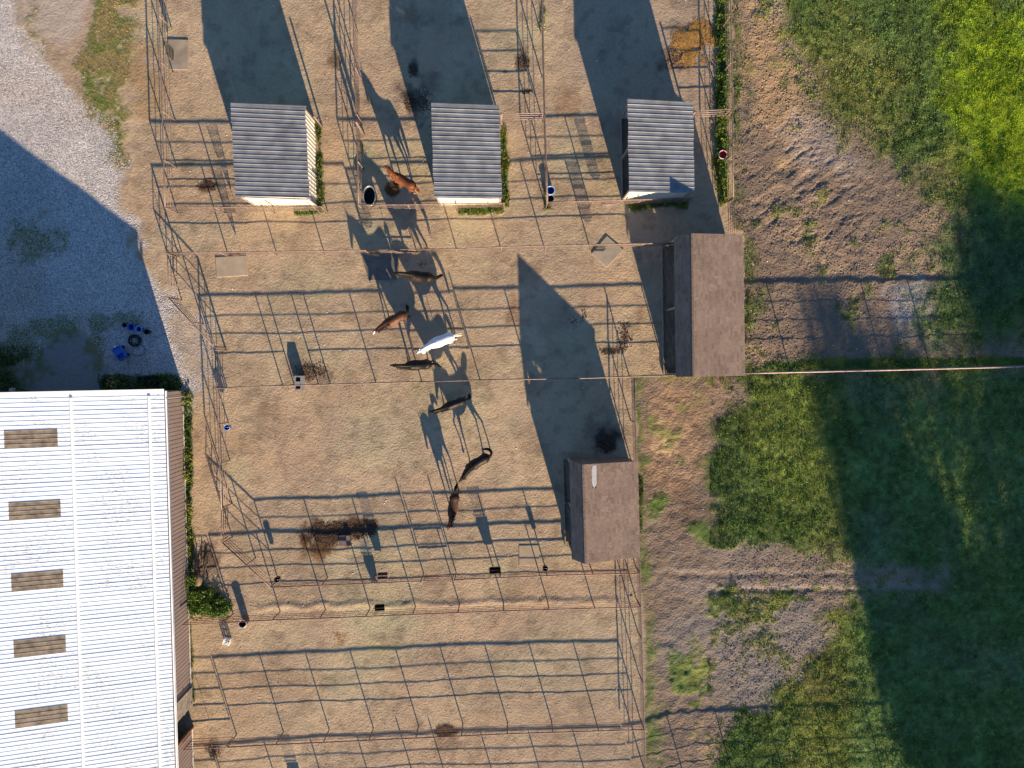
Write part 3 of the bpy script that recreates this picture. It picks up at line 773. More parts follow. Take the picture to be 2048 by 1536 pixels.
# ------------------------------------------------------------------ grey metal run-in sheds
def metal_shed(lbl, px, zl, zr_, seed):
    """px: back-left, back-right, front-right, front-left roof corners"""
    rs = random.Random(seed)
    bl = G(*px[0], zl); br = G(*px[1], zr_); fr = G(*px[2], zr_); fl = G(*px[3], zl)
    sh = thing('run_in_shed', lbl, 'horse shed', (fl.x, fl.y, 0), group='grey metal run-in sheds')
    W = (bl-fl); W.z = 0; T = W.length; W.normalize()
    U = ((fr-fl)+(br-bl))/2; L = U.length
    # roof sheets from the front edge backwards
    s = 0; k = 0; me = None
    npan = max(1, round(T/.914)); wd = T/npan
    me = sheet_mesh('roof_panel', L, L, wd-.003, pitch=.232, rh=.021); me.materials.append(M['shed_roof'])
    for i in range(npan):
        o = bpy.data.objects.new('roof_panel', me); C.objects.link(o)
        dz = rs.uniform(0, .006); dl = rs.uniform(-.02, .02)
        put(o, sh, frame(fl+W*(i*wd)+Vector((dl, 0, dz+.002*(i % 2))), U, W))
    Un = U.normalized()
    beam_part('roof_trim', sh, fl-W*.03-Vector((0,0,.03)), fr-W*.03-Vector((0,0,.03)), .05, .10, M['shed_roof'])
    beam_part('roof_trim', sh, bl+W*.03-Vector((0,0,.03)), br+W*.03-Vector((0,0,.03)), .05, .10, M['shed_roof'])
    # footprint
    def gp(p, t, s_): # inset
        return Vector((p.x, p.y, 0)) + Vector((U.x, U.y, 0)).normalized()*t + W*s_
    a = gp(fl, .12, .10); b = gp(fr, -.10, .10); c = gp(br, -.10, -.10); d = gp(bl, .12, -.10)
    hl, hr = zl-.07, zr_-.05
    wall(sh, b, a, hr, hl, M['shed_wall'])              # front, faces south
    wall(sh, c, b, hr, hr, M['shed_wall'])              # east
    wall(sh, d, c, hl, hr, M['shed_wall'])              # back, faces north
    for q, h in ((a, hl), (b, hr), (c, hr), (d, hl)):
        beam_part('corner_trim', sh, q+Vector((0,0,-.05)), q+Vector((0,0,h)), .10, .10, M['shed_trim'], (0,1,0))
    mid = (a+d)/2
    beam_part('post', sh, mid, mid+Vector((0,0,hl)), .12, .12, M['shed_trim'], (0,1,0))
    beam_part('header_beam', sh, a+Vector((0,0,hl-.08)), d+Vector((0,0,hl-.08)), .05, .20, M['shed_trim'])
    beam_part('kick_board', sh, a+Vector((-.02,0,.10)), d+Vector((-.02,0,.10)), .06, .20, M['wood'])
    for t in (.33, .66):
        q0 = a.lerp(d, t)
        beam_part('rafter', sh, Vector((q0.x, q0.y, hl-.12)), Vector((b.lerp(c, t).x, b.lerp(c, t).y, hr-.12)), .06, .14, M['shed_trim'])
    # half-height inner lining
    beam_part('lining_board', sh, b+Vector((-.06,.05,.6)), c+Vector((-.06,-.05,.6)), .03, 1.2, M['brown_wall'])
    beam_part('lining_board', sh, a+Vector((.08,.06,.6)), b+Vector((-.08,.06,.6)), .03, 1.2, M['brown_wall'])
    return sh
metal_shed('grey ribbed shed, leftmost of three, cream front wall in the pen near the gravel',
           ((461,208),(612,214),(617,397),(470,392)), 2.72, 2.12, 1)
metal_shed('middle one of three grey ribbed sheds, right of a chestnut horse',
           ((862,208),(998,213),(1004,395),(868,393)), 2.72, 2.12, 2)
metal_shed('rightmost of three grey ribbed sheds, with a triangular shadow on its roof',
           ((1255,200),(1386,207),(1389,383),(1258,381)), 2.72, 2.15, 3)

# ------------------------------------------------------------------ brown shingled sheds
def shingle_shed(lbl, back, front, zs, patch=None):
    """back/front: pixels of left eave, ridge, right eave; zs their heights"""
    BLp, BR_, BE = [G(*p, z) for p, z in zip(back, zs)]
    FLp, FR_, FE = [G(*p, z) for p, z in zip(front, zs)]
    sh = thing('loafing_shed', lbl, 'horse shed', (FLp.x, FLp.y, 0), group='brown shingled sheds')
    P0 = Vector(sh.location)
    def slope(f0, f1, b1, b0, name):      # f0/b0 eave, f1/b1 ridge
        n = (f1-f0).cross(b0-f0).normalized()
        if n.z < 0: n = -n
        deck = MB(); q = [f0, f1, b1, b0]
        vs = [p-P0-n*.012 for p in q]+[p-P0-n*.06 for p in q]
        deck.add(vs, [(0,1,2,3),(7,6,5,4),(0,4,5,1),(1,5,6,2),(2,6,7,3),(3,7,4,0)])
        deck.obj(name, M['brown_wall'], sh)
        ln = ((f1-f0).length+(b1-b0).length)/2; wy = (b0-f0).length
        nc = max(2, round(ln/.135)); V = []; F = []; Cc = []
        for i in range(nc):
            t0, t1 = i/nc, (i+1)/nc
            off = random.random()*.28; s = -off
            while s < wy:
                tab = random.choice((.17,.22,.27,.30,.34)); s1 = min(s+tab-.008, wy-.001); s0_ = max(s, .001)
                if s1-s0_ > .02:
                    a0, a1 = s0_/wy, s1/wy
                    def P(t, a_, lift):
                        e = f0.lerp(b0, a_); r_ = f1.lerp(b1, a_); return e.lerp(r_, t)+n*lift-P0
                    cen = P((t0+t1)/2, (a0+a1)/2, 0)+P0
                    ok = True
                    if patch:
                        pxx, pyy = to_px(np.array([cen.x*CAM_H/(CAM_H-cen.z)]), np.array([cen.y*CAM_H/(CAM_H-cen.z)]))
                        if sdf(pxx, pyy, patch)[0] > 0: ok = False
                    if ok:
                        lf = random.uniform(.006, .014)
                        b_ = len(V); te = t0-.006
                        V.extend([P(te, a0, lf), P(te, a1, lf), P(t1, a1, .002), P(t1, a0, .002), P(te, a0, -.004), P(te, a1, -.004)])
                        F.extend([(b_, b_+1, b_+2, b_+3), (b_+4, b_+5, b_+1, b_), (b_+4, b_, b_+3, b_+3), (b_+1, b_+5, b_+2, b_+2)])
                        cl = .5+float(vn(np.array([cen.x]), np.array([cen.y]), .55, 7)[0])
                        k = random.choice((.80,.90,.96,1,1,1.04,1.10))*(.88+.26*cl)
                        base = np.array((.185,.130,.100))*k + np.array((.012,.014,.018))*random.random()
                        Cc.extend([base]*6)
                s += tab
        F = [tuple(dict.fromkeys(f)) for f in F]
        me = bpy.data.meshes.new('shingles'); me.from_pydata([tuple(v) for v in V], [], F); me.update()
        at = me.color_attributes.new('Col', 'FLOAT_COLOR', 'POINT')
        cc = np.ones((len(V), 4), np.float32); cc[:, :3] = np.array(Cc); at.data.foreach_set('color', cc.ravel())
        o = link_mesh('shingles', me, sh, M['shingle']); o['kind'] = 'stuff'
        return n
    nl = slope(FLp, FR_, BR_, BLp, 'left_roof_deck'); nr = slope(FE, FR_, BR_, BE, 'right_roof_deck')
    if patch:
        n = nr
        q = [on_plane(*p, FE, n) for p in patch]
        pm = MB().add([p-P0-n*.009 for p in q]+[p-P0+n*.003 for p in q],
                      [tuple(range(len(q), 2*len(q)))]+[(i, (i+1) % len(q), (i+1) % len(q)+len(q), i+len(q)) for i in range(len(q))])
        pm.obj('exposed_underlay', mat('bare_underlay', (.42,.42,.43), .8, 0, .25, 12, col2=(.26,.25,.25)), sh)
    # ridge caps
    rc = MB(); N_ = 26; d = (BR_-FR_)
    for i in range(N_):
        a = FR_+d*(i/N_); b = FR_+d*((i+.97)/N_)
        lift = Vector((0,0,.018+.004*(i % 2)))
        for nn_, sgn in ((nl, -1), (nr, 1)):
            side = nn_.cross(d).normalized(); 
            if side.x*sgn < 0: side = -side
            rc.add([a+lift-P0, b+lift-P0, b+lift+side*.12-P0, a+lift+side*.12-P0], [(0,1,2,3)])
    rc.obj('ridge_cap', mat('ridge_shingle', (.15,.107,.09), .95, 0, .25, 9), sh)
    # walls
    def g0(p, dx, dy): return Vector((p.x+dx, p.y+dy, 0))
    a = g0(FLp, .14, .10); b = g0(FE, -.12, .10); c = g0(BE, -.12, -.12); dd = g0(BLp, .14, -.12)
    rf = g0(FR_, 0, .10); rb = g0(BR_, 0, -.12)
    hl, hz, hr = zs[0]-.10, zs[1]-.12, zs[2]-.08
    def boards(A, B, hA, hB, name='wall_board'):
        T = (B-A).length; n = max(1, int(T/.30)); dr = (B-A).normalized()
        for i in range(n):
            t = (i+.5)/n; p = A.lerp(B, t); h = hA+(hB-hA)*t-.02
            beam_part(name, sh, p-Vector((0,0,.05)), p+Vector((0,0,h)), T/n-.008, .022, M['brown_wall'], dr.cross(Vector((0,0,1))))
    boards(a, rf, hl, hz); boards(rf, b, hz, hr); boards(b, c, hr, hr); boards(c, rb, hr, hz); boards(rb, dd, hz, hl)
    n = 3
    for i in range(n):
        p = a.lerp(dd, i/(n-1))
        beam_part('post', sh, p, p+Vector((0,0,hl)), .12, .12, M['wood'], (0,1,0))
    beam_part('header_beam', sh, a+Vector((0,0,hl-.06)), dd+Vector((0,0,hl-.06)), .06, .2, M['wood'])
    beam_part('kick_board', sh, a+Vector((-.30,0,.10)), dd+Vector((-.30,0,.10)), .06, .22, M['wood'])
    for p in (a, a.lerp(dd, .5), dd):
        beam_part('strut', sh, p+Vector((-.30,0,.12)), p+Vector((-.02,0,.12)), .05, .10, M['wood'])
    return sh
shingle_shed('larger brown shingled shed with dark opening on its left, by the pasture fence',
             ((1348,474),(1382,466.5),(1485,469)), ((1352,753.5),(1385,753.5),(1490,751.5)), (2.35, 3.30, 2.15))
shingle_shed('smaller brown shingled shed with pale grey bare patch near its back edge',
             ((1139,925),(1164,929),(1275,922.5)), ((1144,1118),(1169.5,1128),(1279.5,1114)), (2.40, 3.40, 2.15),
             patch=[(1185,930),(1193,930),(1193,968),(1190,974),(1188,981),(1186,972),(1183,962),(1185,955),(1182,948)])

# ------------------------------------------------------------------ pipe fences and gates
FR = (1.0, .77, .575, .37)
HU, HM, HL = 1.50, 1.52, 1.36
POSTM = {}
def post_mesh(h, r=.034):
    k = (round(h, 3), r)
    if k not in POSTM:
        mb = MB().tube([(0,0,-.05),(0,0,h)], r, 8); POSTM[k] = mb.mesh('post'); POSTM[k].materials.append(M['pipe'])
    return POSTM[k]
def fence(lbl, pts, H, posts, m='pipe', rails=FR, tall=(), top_r=.034, low_r=.015, group='rusty pipe fence runs', skips=None):
    P = [G(x, y, H) for x, y in pts]; O = Vector((P[0].x, P[0].y, 0))
    f = thing('pipe_fence', lbl, 'fence', O, group=None)
    f['group'] = group
    for i, fr in enumerate(rails):
        z = H*fr
        q = []
        for p in P: q.append(Vector((p.x, p.y, z))-O)
        # gentle sag and bends between the posts
        qq = [q[0]]
        for a, b in zip(q[:-1], q[1:]):
            n = max(1, int((b-a).length/1.3))
            for k in range(1, n+1):
                c = a.lerp(b, k/n)
                if i and k < n: c = c+Vector((random.uniform(-.008,.008), random.uniform(-.008,.008), random.uniform(-.012,.006)))
                qq.append(c)
        segs = [qq]
        if skips and i in skips:
            xa, xb = skips[i]
            A = G(xa[0], xa[1], H); B = G(xb[0], xb[1], H)
            segs = [[q[0], Vector((A.x, A.y, z))-O], [Vector((B.x, B.y, z))-O, q[-1]]]
        for sg in segs:
            MB().tube(sg, top_r if i == 0 else low_r, 8 if i == 0 else 6).obj('rail', M[m], f)
    for k, (x, y) in enumerate(posts):
        p = G(x, y, H); h = H+.03+(.25 if k in tall else 0)
        o = link_mesh('post', post_mesh(h), f); o.location = (p.x-O.x, p.y-O.y, 0)
    return f
def gate(lbl, a, b, H, nr=5, braces=1, m='pipe', z0=.28, name='pipe_gate', group='pipe gates'):
    A = G(a[0], a[1], H); B = G(b[0], b[1], H); O = Vector((A.x, A.y, 0)); B = Vector((B.x, B.y, 0))-O
    g_ = thing(name, lbl, 'gate', O); g_['group'] = group
    for i in range(nr):
        z = z0+(H-z0)*i/(nr-1)
        MB().tube([(0,0,z), (B.x,B.y,z)], .020, 6).obj('rail', M[m], g_)
    for t in (0, 1):
        MB().tube([(B.x*t,B.y*t,z0-.02),(B.x*t,B.y*t,H+.02)], .025, 8).obj('stile', M[m], g_)
    for k in range(braces):
        t = (k+1)/(braces+1)
        MB().tube([(B.x*t,B.y*t,z0),(B.x*t,B.y*t,H)], .014, 6).obj('brace', M[m], g_)
    return g_
def along(a, b, n): return [(a[0]+(b[0]-a[0])*i/n, a[1]+(b[1]-a[1])*i/n) for i in range(n+1)]

fence('long upright pipe fence at the far left between gravel yard and the first shed pen', [(313,-60),(316,0),(322,140),(330,415)], HU,
      [(314,-60),(317,30),(321,124),(325,222),(328,320),(330,415)])
fence('pipe fence in front of the leftmost grey shed', [(330,415),(560,414.5),(642,413)], HU, [(430,415),(532,414.7),(626,413.5),(642,413)])
fence('pipe fence in front of the middle grey shed and the black tank', [(717,409.5),(815,410.8-1.5),(1008,406)], HU, [(717,409.5),(815,409.5),(912,407.5),(1008,406)])
fence('pipe fence in front of the rightmost grey shed', [(1095,404),(1296,399),(1384,395)], HU, [(1095,404),(1187,402),(1283,399),(1384,395)])
fence('alley fence running above the two black horses, pinkish pipe with flat slabs beside it', [(333,505.5),(560,503),(730,500.5)], HU,
      [(333,505.5),(436,504.5),(537,503),(636,502),(730,500.5)])
fence('alley fence from the black hay rack gate to the larger brown shed', [(828,498.8),(912,498),(1024,493),(1296,487),(1346,486)], HU,
      [(828,498.8),(912,498),(1003,494),(1093,491.5),(1187,489.5),(1288,487)])
gate('pipe gate in the alley fence just above the upper black horse', (733,500.5), (825,498.8), HU-.08, 5, 1)
fence('upright pipe fence between the leftmost and middle grey sheds, beside the black tank', [(703,-60),(705.5,0),(710,150),(714,290),(717,409)], HU,
      [(703,-50),(706,45),(710,135),(713,228),(716,323)])
fence('upright pipe fence between the middle and rightmost grey sheds, ending at the blue tub', [(1083,-60),(1085,0),(1088,150),(1091,270),(1095,404)], HU,
      [(1083,-50),(1085.5,42),(1088,135),(1090,228),(1092.5,320)], m='pipe')
fence('right outer pipe fence beside the green weed strip', [(1460,-60),(1461,0),(1464,120),(1465.5,300),(1467,395)], HU,
      [(1460,-50),(1461.5,30),(1464,122),(1465,221),(1466,309),(1467,395)])
gate('short pipe gate at the right behind the middle grey shed', (1004,227.5), (1086,226.5), HU, 4, 0, m='pipe_grey', z0=.52)
gate('short pipe gate between the rightmost grey shed and the weed strip', (1389,221.5), (1461,219), HU, 4, 0, m='pipe_grey', z0=.52)
gate('narrow pipe gate between the weed strip and the larger brown shed', (1467.5,398), (1470.5,468), HU, 4, 1, z0=.50)
fence('middle pipe fence from the left path to the gate by the white horse', [(429,776.5),(512,773),(812,764.5),(837,764)], HM,
      [(429,776.5),(548,772),(572,771.2),(622,770),(647,769.5),(742,767),(837,764)], skips={3: ((572,771.2),(622,770))})
gate('pipe gate in the middle fence below the lower black horse', (840,764), (955,760.6), HM-.05, 4, 1, z0=.55)
fence('middle pipe fence from the gate to the front of the larger brown shed', [(958,760.5),(1179,756),(1268,753),(1352,750.5)], HM,
      [(958,760.5),(1062,758.5),(1157,756.5),(1268,753),(1345,750.8)], tall=(0,))
fence('pasture pipe fence running right from the larger brown shed', [(1491,746.5),(1780,740),(2048,733),(2260,728)], HM,
      [(1505,746.3),(1603,744),(1700,742),(1797,739.5),(1894,737),(1991,734.5),(2088,732)], top_r=.050, m='pipe_grey')
gate('left upright pipe gate below the alley opening, with thin rails', (335,508), (338,595), HU, 4, 1, z0=.45)
fence('slanting pipe fence at the left below the thin gate', [(338,596),(429,695)], HU, [(339,597),(384,645.5),(428,694)])
fence('left upright pipe fence along the path with the blue bucket', [(430,697),(433,777),(439,930),(443,1018)], HM, [(431,700),(433,777),(435.5,850),(438.5,928),(443,1018)])
gate('left upright pipe gate above the slanting lower fence', (443,1022), (442,1082), HL, 4, 1, z0=.45, m='dark_pipe')
fence('slanting pipe fence at the lower left ending at the black bucket', [(446,1086),(541,1174.5)], HL, [(446,1086),(494,1129.5),(541,1174.5)], m='dark_pipe')
fence('cross fence below the lower pen, left of the small gate', [(541,1174.5),(643,1170.5),(842,1162)], HL, [(643,1170.5),(742,1166.2),(842,1162)], m='dark_pipe', tall=(2,))
gate('small pipe gate in the cross fence below the tail biting horses', (847,1161.5), (905,1159.5), HL, 4, 0, m='dark_pipe', z0=.45)
fence('cross fence below the smaller brown shed', [(908,1159),(1000,1155.5),(1120,1150.4),(1280,1146.5)], HL, [(909,1159),(1000,1155.2),(1094,1151.2),(1187,1148.6),(1280,1146.5)], m='dark_pipe', tall=(0,))
gate('pipe gate against the barn wall beside the green weed patch', (366,1249.5), (443,1246), HL, 5, 1, m='dark_pipe')
fence('second cross fence with posts leaning left, past the small black rack', [(448,1245),(545,1240),(639,1236.6),(900,1226),(1024,1221.5),(1281.5,1214)], HL,
      [(448,1245),(545,1240),(639,1236.6),(731.5,1233),(825,1229),(916,1225.5),(1007,1222),(1098,1219),(1190,1216.5),(1281.5,1214)], m='dark_pipe')
gate('lowest pipe gate against the barn wall', (367,1499), (451,1495), HL, 5, 1, m='dark_pipe')
fence('lowest cross fence in view along the bottom of the photo', [(455,1494.5),(512,1491),(1024,1467.5),(1289,1459.5)], HL,
      [(455,1494.5),(552,1489),(646.5,1485),(738,1480.5),(831.5,1476.5),(923,1472),(1015,1468),(1106,1465),(1197,1462.3),(1289,1459.5)], m='dark_pipe')
fence('right upright pipe fence of the lower pens below the larger brown shed', [(1268.5,755),(1273,925),(1280,1146),(1281.5,1214),(1289,1459),(1292,1600)], HL,
      [(1270,845),(1273,935),(1277,1040),(1279.8,1146),(1281.5,1214),(1284,1280),(1286.5,1367),(1289,1460),(1291,1545)], m='pipe')
fence('next cross fence just below the frame', [(455,1674),(560,1664),(842,1650),(1295,1637)], HL,
      [(455,1674),(560,1664),(655,1659),(752,1655),(842,1650),(908,1649),(1006,1646),(1104,1643),(1195,1640)], m='dark_pipe', tall=(4,5))
fence('pasture cross fence just below the frame at the right', [(1297,1634),(1400,1608),(1500,1600),(2250,1570)], HL,
      [(1389,1611),(1488,1601),(1591,1596.5),(1694,1592.3),(1795,1588.2),(1895,1584),(1996,1580),(2098,1576)], m='dark_pipe')
gate('pipe gate at the barn below the frame', (368,1678), (451,1674), HL, 5, 1, m='dark_pipe')
for lbl, px, py, h in (('tall pipe post standing at the back right corner of the leftmost grey shed', 628, 233, 1.75),
                       ('tall pipe post at the back right corner of the middle grey shed', 1002, 229, 1.75),
                       ('tall pipe post at the back right corner of the rightmost grey shed', 1390, 224, 1.6),
                       ('tall gate post in the fence right of the leftmost grey shed', 712, 244, 2.35)):
    p = G(px, py, h); t = thing('gate_post', lbl, 'post', (p.x, p.y, 0))
    MB().tube([(0,0,-.05),(0,0,h)], .05, 10).obj('pole', M['pipe'], t); MB().lathe([(.055,h-.01),(.055,h+.02),(0,h+.035)], 10).obj('cap', M['pipe'], t)
gate('open pipe gate folded back beside the fence right of the leftmost grey shed', (709,160), (713,242), HU-.1, 5, 2)

# ------------------------------------------------------------------ hay racks
def hay_rack(lbl, px, py, H, ang, side, m='black_steel', w_=.66, tray=True):
    """ang: direction of the fence (deg), side: +1 / -1 which side it hangs"""
    p = G(px, py, H)
    r = thing('hay_rack', lbl, 'hay rack', (p.x, p.y, 0), math.radians(ang)); r['group'] = 'hay racks hung on the fences'
    s = side; zt = H-.05; dp = .34 if tray else .17
    fr_ = MB()
    for zz, d in ((zt, dp), (zt-.38, dp*(.8 if tray else 1))):
        fr_.tube([(-w_/2,.04*s,zz), (-w_/2,d*s,zz), (w_/2,d*s,zz), (w_/2,.04*s,zz), (-w_/2,.04*s,zz)], .013, 6)
    if not tray:
        for zz in (zt-.16, zt-.55, zt-.72, zt-.88): fr_.tube([(-w_/2,dp*.95*s,zz),(w_/2,dp*.95*s,zz)], .009, 5)
    fr_.obj('rack_frame', M[m], r)
    nb = 10 if tray else 15
    for k in range(nb):
        xx = -w_/2+w_*(k+.5)/nb; e = (abs(xx)/(w_/2))**3
        if tray: q = [(xx,dp*s,zt),(xx,.31*s,zt-.2),(xx,.22*s,zt-.5),(xx,.06*s,zt-.62)]
        else: q = [(xx,dp*s,zt),(xx,dp*s,zt-.5),(xx,dp*.9*s,zt-.92+.16*e),(xx,.05*s,zt-1.0+.2*e)]
        MB().tube(q, .010, 5).obj('bar', M[m], r)
    if tray:
        t = MB(); a, b = (w_/2-.01), (w_/2-.12); z0, z1 = .42, .80; d0, d1 = .30, .38
        t.add([(-b,.04*s,z0),(b,.04*s,z0),(b,d0*s,z0),(-b,d0*s,z0),(-a,.03*s,z1),(a,.03*s,z1),(a,d1*s,z1),(-a,d1*s,z1)],
              [(0,1,2,3),(0,4,5,1),(1,5,6,2),(2,6,7,3),(3,7,4,0)])
        t.obj('tray', M[m], r)
    return r
hay_rack('black slatted hay rack on the far left fence beside a pale slab', 325, 95, HU, 88, -1, tray=False)
hay_rack('black hay rack on the fence above the black oval tank', 714, 290, HU, 92, -1, tray=False)
hay_rack('black hay rack on the alley gate above a grey slab', 745, 501.5, HU, 0, -1, tray=False)
hay_rack('black hay rack over the tilted square slab', 1200, 491, HU, 1, -1, tray=False)
hay_rack('grey pipe hay rack on the fence left of the rightmost grey shed', 1217, 402, HU, 1, -1, 'pipe_grey', .60, tray=False)
hay_rack('black hay rack on the cross fence below the brown horse', 990, 1154, HL, 2, 1)
hay_rack('grey pipe hay rack on the cross fence below the dark manure heap', 762, 1165, HL, 2, 1, 'pipe_grey', .60)
hay_rack('small black hay rack on the second cross fence', 756, 1230, HL, 2, 1, w_=.58)
hay_rack('black hay rack on the fence below the frame', 600, 1661, HL, 2, 1)

def hay_net(lbl, px, py, H, side):
    p = G(px, py, H); r = thing('hay_net', lbl, 'hay net', (p.x, p.y, 0)); r['group'] = 'hay nets hung on the left fences'
    nz_ = 12; top = H-.03; bot = .40
    def pt(i, k):   # ring k down, strand i around a flattened, tapering bag
        t = k/nz_; w_ = (.27*(1-t**1.6)+.02); a = 2*math.pi*i/18+.17*(k % 2)
        return Vector((w_*math.cos(a), side*.10+.07*(1-t)*math.sin(a), top+(bot-top)*t))
    b_ = MB()
    for i in range(18):
        for sg in (0, 1):
            b_.tube([pt(i+(k//2 if sg else -(k//2)), k) for k in range(nz_+1)], .0055, 4, cap=False)
    b_.obj('netting', M['rope'], r)
    MB().tube([(0,side*.10,bot),(0.02,side*.11,.22),(0.0,side*.12,.10)], .006, 5).obj('draw_cord', M['rope'], r)
M['rope'] = mat('brown_rope', (.10,.07,.05), .8, 0, .2, 6)
hay_net('brown hay net hung on the fence in front of the leftmost grey shed', 456, 414, HU, -1)
hay_net('brown hay net hung on the alley fence above the left slab', 465, 503.5, HU, -1)

# ------------------------------------------------------------------ buckets, tubs, tanks
def tub(name, lbl, cat, px, py, r, h, body, rim, water, z0=0.0, taper=.82, sx=1, sy=1, handle=False, level=.75, rz=0, zref=None):
    p = G(px, py, (z0+h))
    gz = ground_z(p.x, p.y)+.01 if z0 == 0 else z0
    t = thing(name, lbl, cat, (p.x, p.y, gz), rz)
    MB().lathe([(0,0.0),(r*taper,0.0),(r*(taper+1)/2*.99,h*.5),(r,h),(r*.93,h),(r*.9*(taper+1)/2,h*.5),(r*taper*.9,.02),(0,.02)], 28, sx=sx, sy=sy).obj('tub_body', body, t)
    MB().lathe([(r*1.0,h-.035),(r*1.07,h-.03),(r*1.07,h+.006),(r*.93,h+.008),(r*.92,h-.03)], 28, sx=sx, sy=sy).obj('rim', rim, t)
    rw = r*(taper+(1-taper)*level)*.915
    MB().lathe([(0,h*level),(rw,h*level)], 28, sx=sx, sy=sy).obj('water', water, t)
    if handle:
        MB().tube([(r*1.04*math.cos(a), .10*math.sin(a)*0+.02, h-.02-.16*math.sin(a)*0+.11*math.sin(a)) for a in [math.pi*k/10 for k in range(11)]], .006, 5).obj('handle', M['galv'], t)
    return t
tub('water_tub', 'red water tub with pale pink rim in the green weed strip', 'tub', 1446, 309, .235, .38, M['red_plastic'], M['pink_rim'], M['water_red'], level=.6)
tub('water_tub', 'blue water tub at the fence corner, above a black one', 'tub', 1101, 380.5, .235, .40, M['blue_plastic'], M['blue_rim'], M['water_blue'], level=.6)
tub('feed_tub', 'black feed tub just below the blue water tub', 'tub', 1101, 397, .205, .34, M['black_plastic'], M['galv'], M['water_dark'], level=.4)
tub('stock_tank', 'large black oval stock tank with grey rim in the fence corner', 'water tank', 738.5, 391.5, .34, .60, M['black_plastic'], M['galv'], M['water_dark'], taper=.97, sy=1.62, level=.5)
tub('bucket', 'blue bucket hung on the left path fence', 'bucket', 453.5, 855, .165, .32, M['blue_plastic'], M['blue_rim'], M['water_blue'], z0=.62, handle=True, level=.5)
tub('bucket', 'black bucket at the corner where the slanting fence meets the cross fence', 'bucket', 553.5, 1159.5, .16, .32, M['black_plastic'], M['black_plastic'], M['water_dark'], z0=.55, handle=True, level=.3)
tub('bucket', 'black bucket hung on the cross fence left of the smaller brown shed', 'bucket', 1090.5, 1137, .15, .32, M['black_plastic'], M['black_plastic'], M['water_dark'], z0=.62, handle=True, level=.3)
tub('water_tub', 'black tub with pale rim half under the second cross fence, by the barn gate', 'tub', 485, 1247.5, .225, .58, M['black_plastic'], M['galv'], M['water_dark'], z0=0, taper=.9, level=.5)
tub('bucket', 'small black bucket at the left end of the shaded bucket row', 'bucket', 249, 650, .12, .30, M['black_plastic'], M['black_plastic'], M['water_dark'], level=.2)
tub('bucket', 'larger dark blue bucket second in the shaded row', 'bucket', 261.5, 654, .20, .34, M['blue_plastic'], M['blue_plastic'], M['water_blue'], level=.3)
tub('bucket', 'pale rimmed blue bucket third in the shaded row', 'bucket', 277.5, 658.5, .17, .34, M['blue_plastic'], M['blue_rim'], M['water_blue'], level=.3)
tub('bucket', 'black bucket at the right end of the shaded row', 'bucket', 293, 663.5, .14, .32, M['black_plastic'], M['black_plastic'], M['water_dark'], level=.2)
tub('feed_pan', 'small round black pan beside the chestnut horse front feet', 'feed pan', 791, 366, .12, .16, M['black_plastic'], M['black_plastic'], M['water_dark'], level=.2)

# automatic waterer in the middle fence
p = G(597, 766, .55); t = thing('automatic_waterer', 'pale grey box waterer with two dark openings under the middle fence', 'waterer', (p.x, p.y, ground_z(p.x, p.y)))
b = MB(); X0, X1, Y0, Y1, Hh = -.22, .22, -.40, .40, .58
b.box(X0, X1, Y0, -.33, 0, Hh); b.box(X0, X1, .33, Y1, 0, Hh); b.box(X0, X0+.06, -.329, .329, 0, Hh-.001); b.box(X1-.11, X1, -.329, .329, 0, Hh-.001)
b.box(X0+.061, X1-.111, -.13, .08, 0, Hh-.03); b.box(X0+.061, X1-.111, -.329, -.131, 0, .40); b.box(X0+.061, X1-.111, .081, .329, 0, .40)
b.obj('casing', mat('grey_casing', (.24,.235,.235), .6, 0, .15, 5), t)
MB().box(X0+.063, X1-.113, -.327, -.133, .41, .42).obj('basin', M['water_dark'], t); MB().box(X0+.063, X1-.113, .083, .327, .41, .42).obj('basin', M['water_dark'], t)

# slabs and mats
def slab(lbl, pts, h, m, name='concrete_slab', cat='slab'):
    q = [G(*p) for p in pts]; c = sum(q, Vector())/len(q); z = ground_z(c.x, c.y)
    t = thing(name, lbl, cat, (c.x, c.y, z))
    n = len(q); me_ = bmesh.new()
    vs = [me_.verts.new((p.x-c.x, p.y-c.y, -.2)) for p in q]; vt = [me_.verts.new((p.x-c.x, p.y-c.y, h)) for p in q]
    me_.faces.new(vs[::-1]); me_.faces.new(vt)
    for i in range(n): me_.faces.new((vs[i], vs[(i+1) % n], vt[(i+1) % n], vt[i]))
    bmesh.ops.bevel(me_, geom=[e for e in me_.edges if e.verts[0] in vt and e.verts[1] in vt], offset=.012, segments=1, affect='EDGES')
    bmesh.ops.recalc_face_normals(me_, faces=me_.faces)
    d = bpy.data.meshes.new(name); me_.to_mesh(d); me_.free()
    link_mesh('slab_body', d, t, m); return t
slab('dusty rectangular slab below the alley fence at the left', [(431,514.5),(493,511),(496.5,551),(434,555)], .055, M['concrete'])
slab('shaded slab beside the head of the upper black horse', [(722,509),(796,508),(799,558),(738,561)], .045, mat('grey_concrete', (.15,.135,.115), .9, 0, .2, 2))
slab('tilted square slab under a hay rack', [(1213.5,472),(1247,500),(1213,535),(1183,507)], .06, mat('pale_concrete', (.30,.25,.19), .9, 0, .12, 2))
slab('flush slab beside the rack on the far left fence', [(335,79),(377,80),(377,140),(340,140)], .04, mat('tan_concrete', (.29,.235,.175), .9, 0, .2, 1.2))
slab('buried sandy slab left of the smaller brown shed', [(1038,1091),(1077,1090),(1079,1130),(1038,1131)], .035, mat('sandy_concrete', (.345,.26,.175), .95, 0, .1, 2))
p = G(691, 1080); t = thing('mineral_feeder', 'brown wooden square block box beside the dark manure heap', 'feed box', (p.x, p.y, ground_z(p.x, p.y)+.01), math.radians(3))
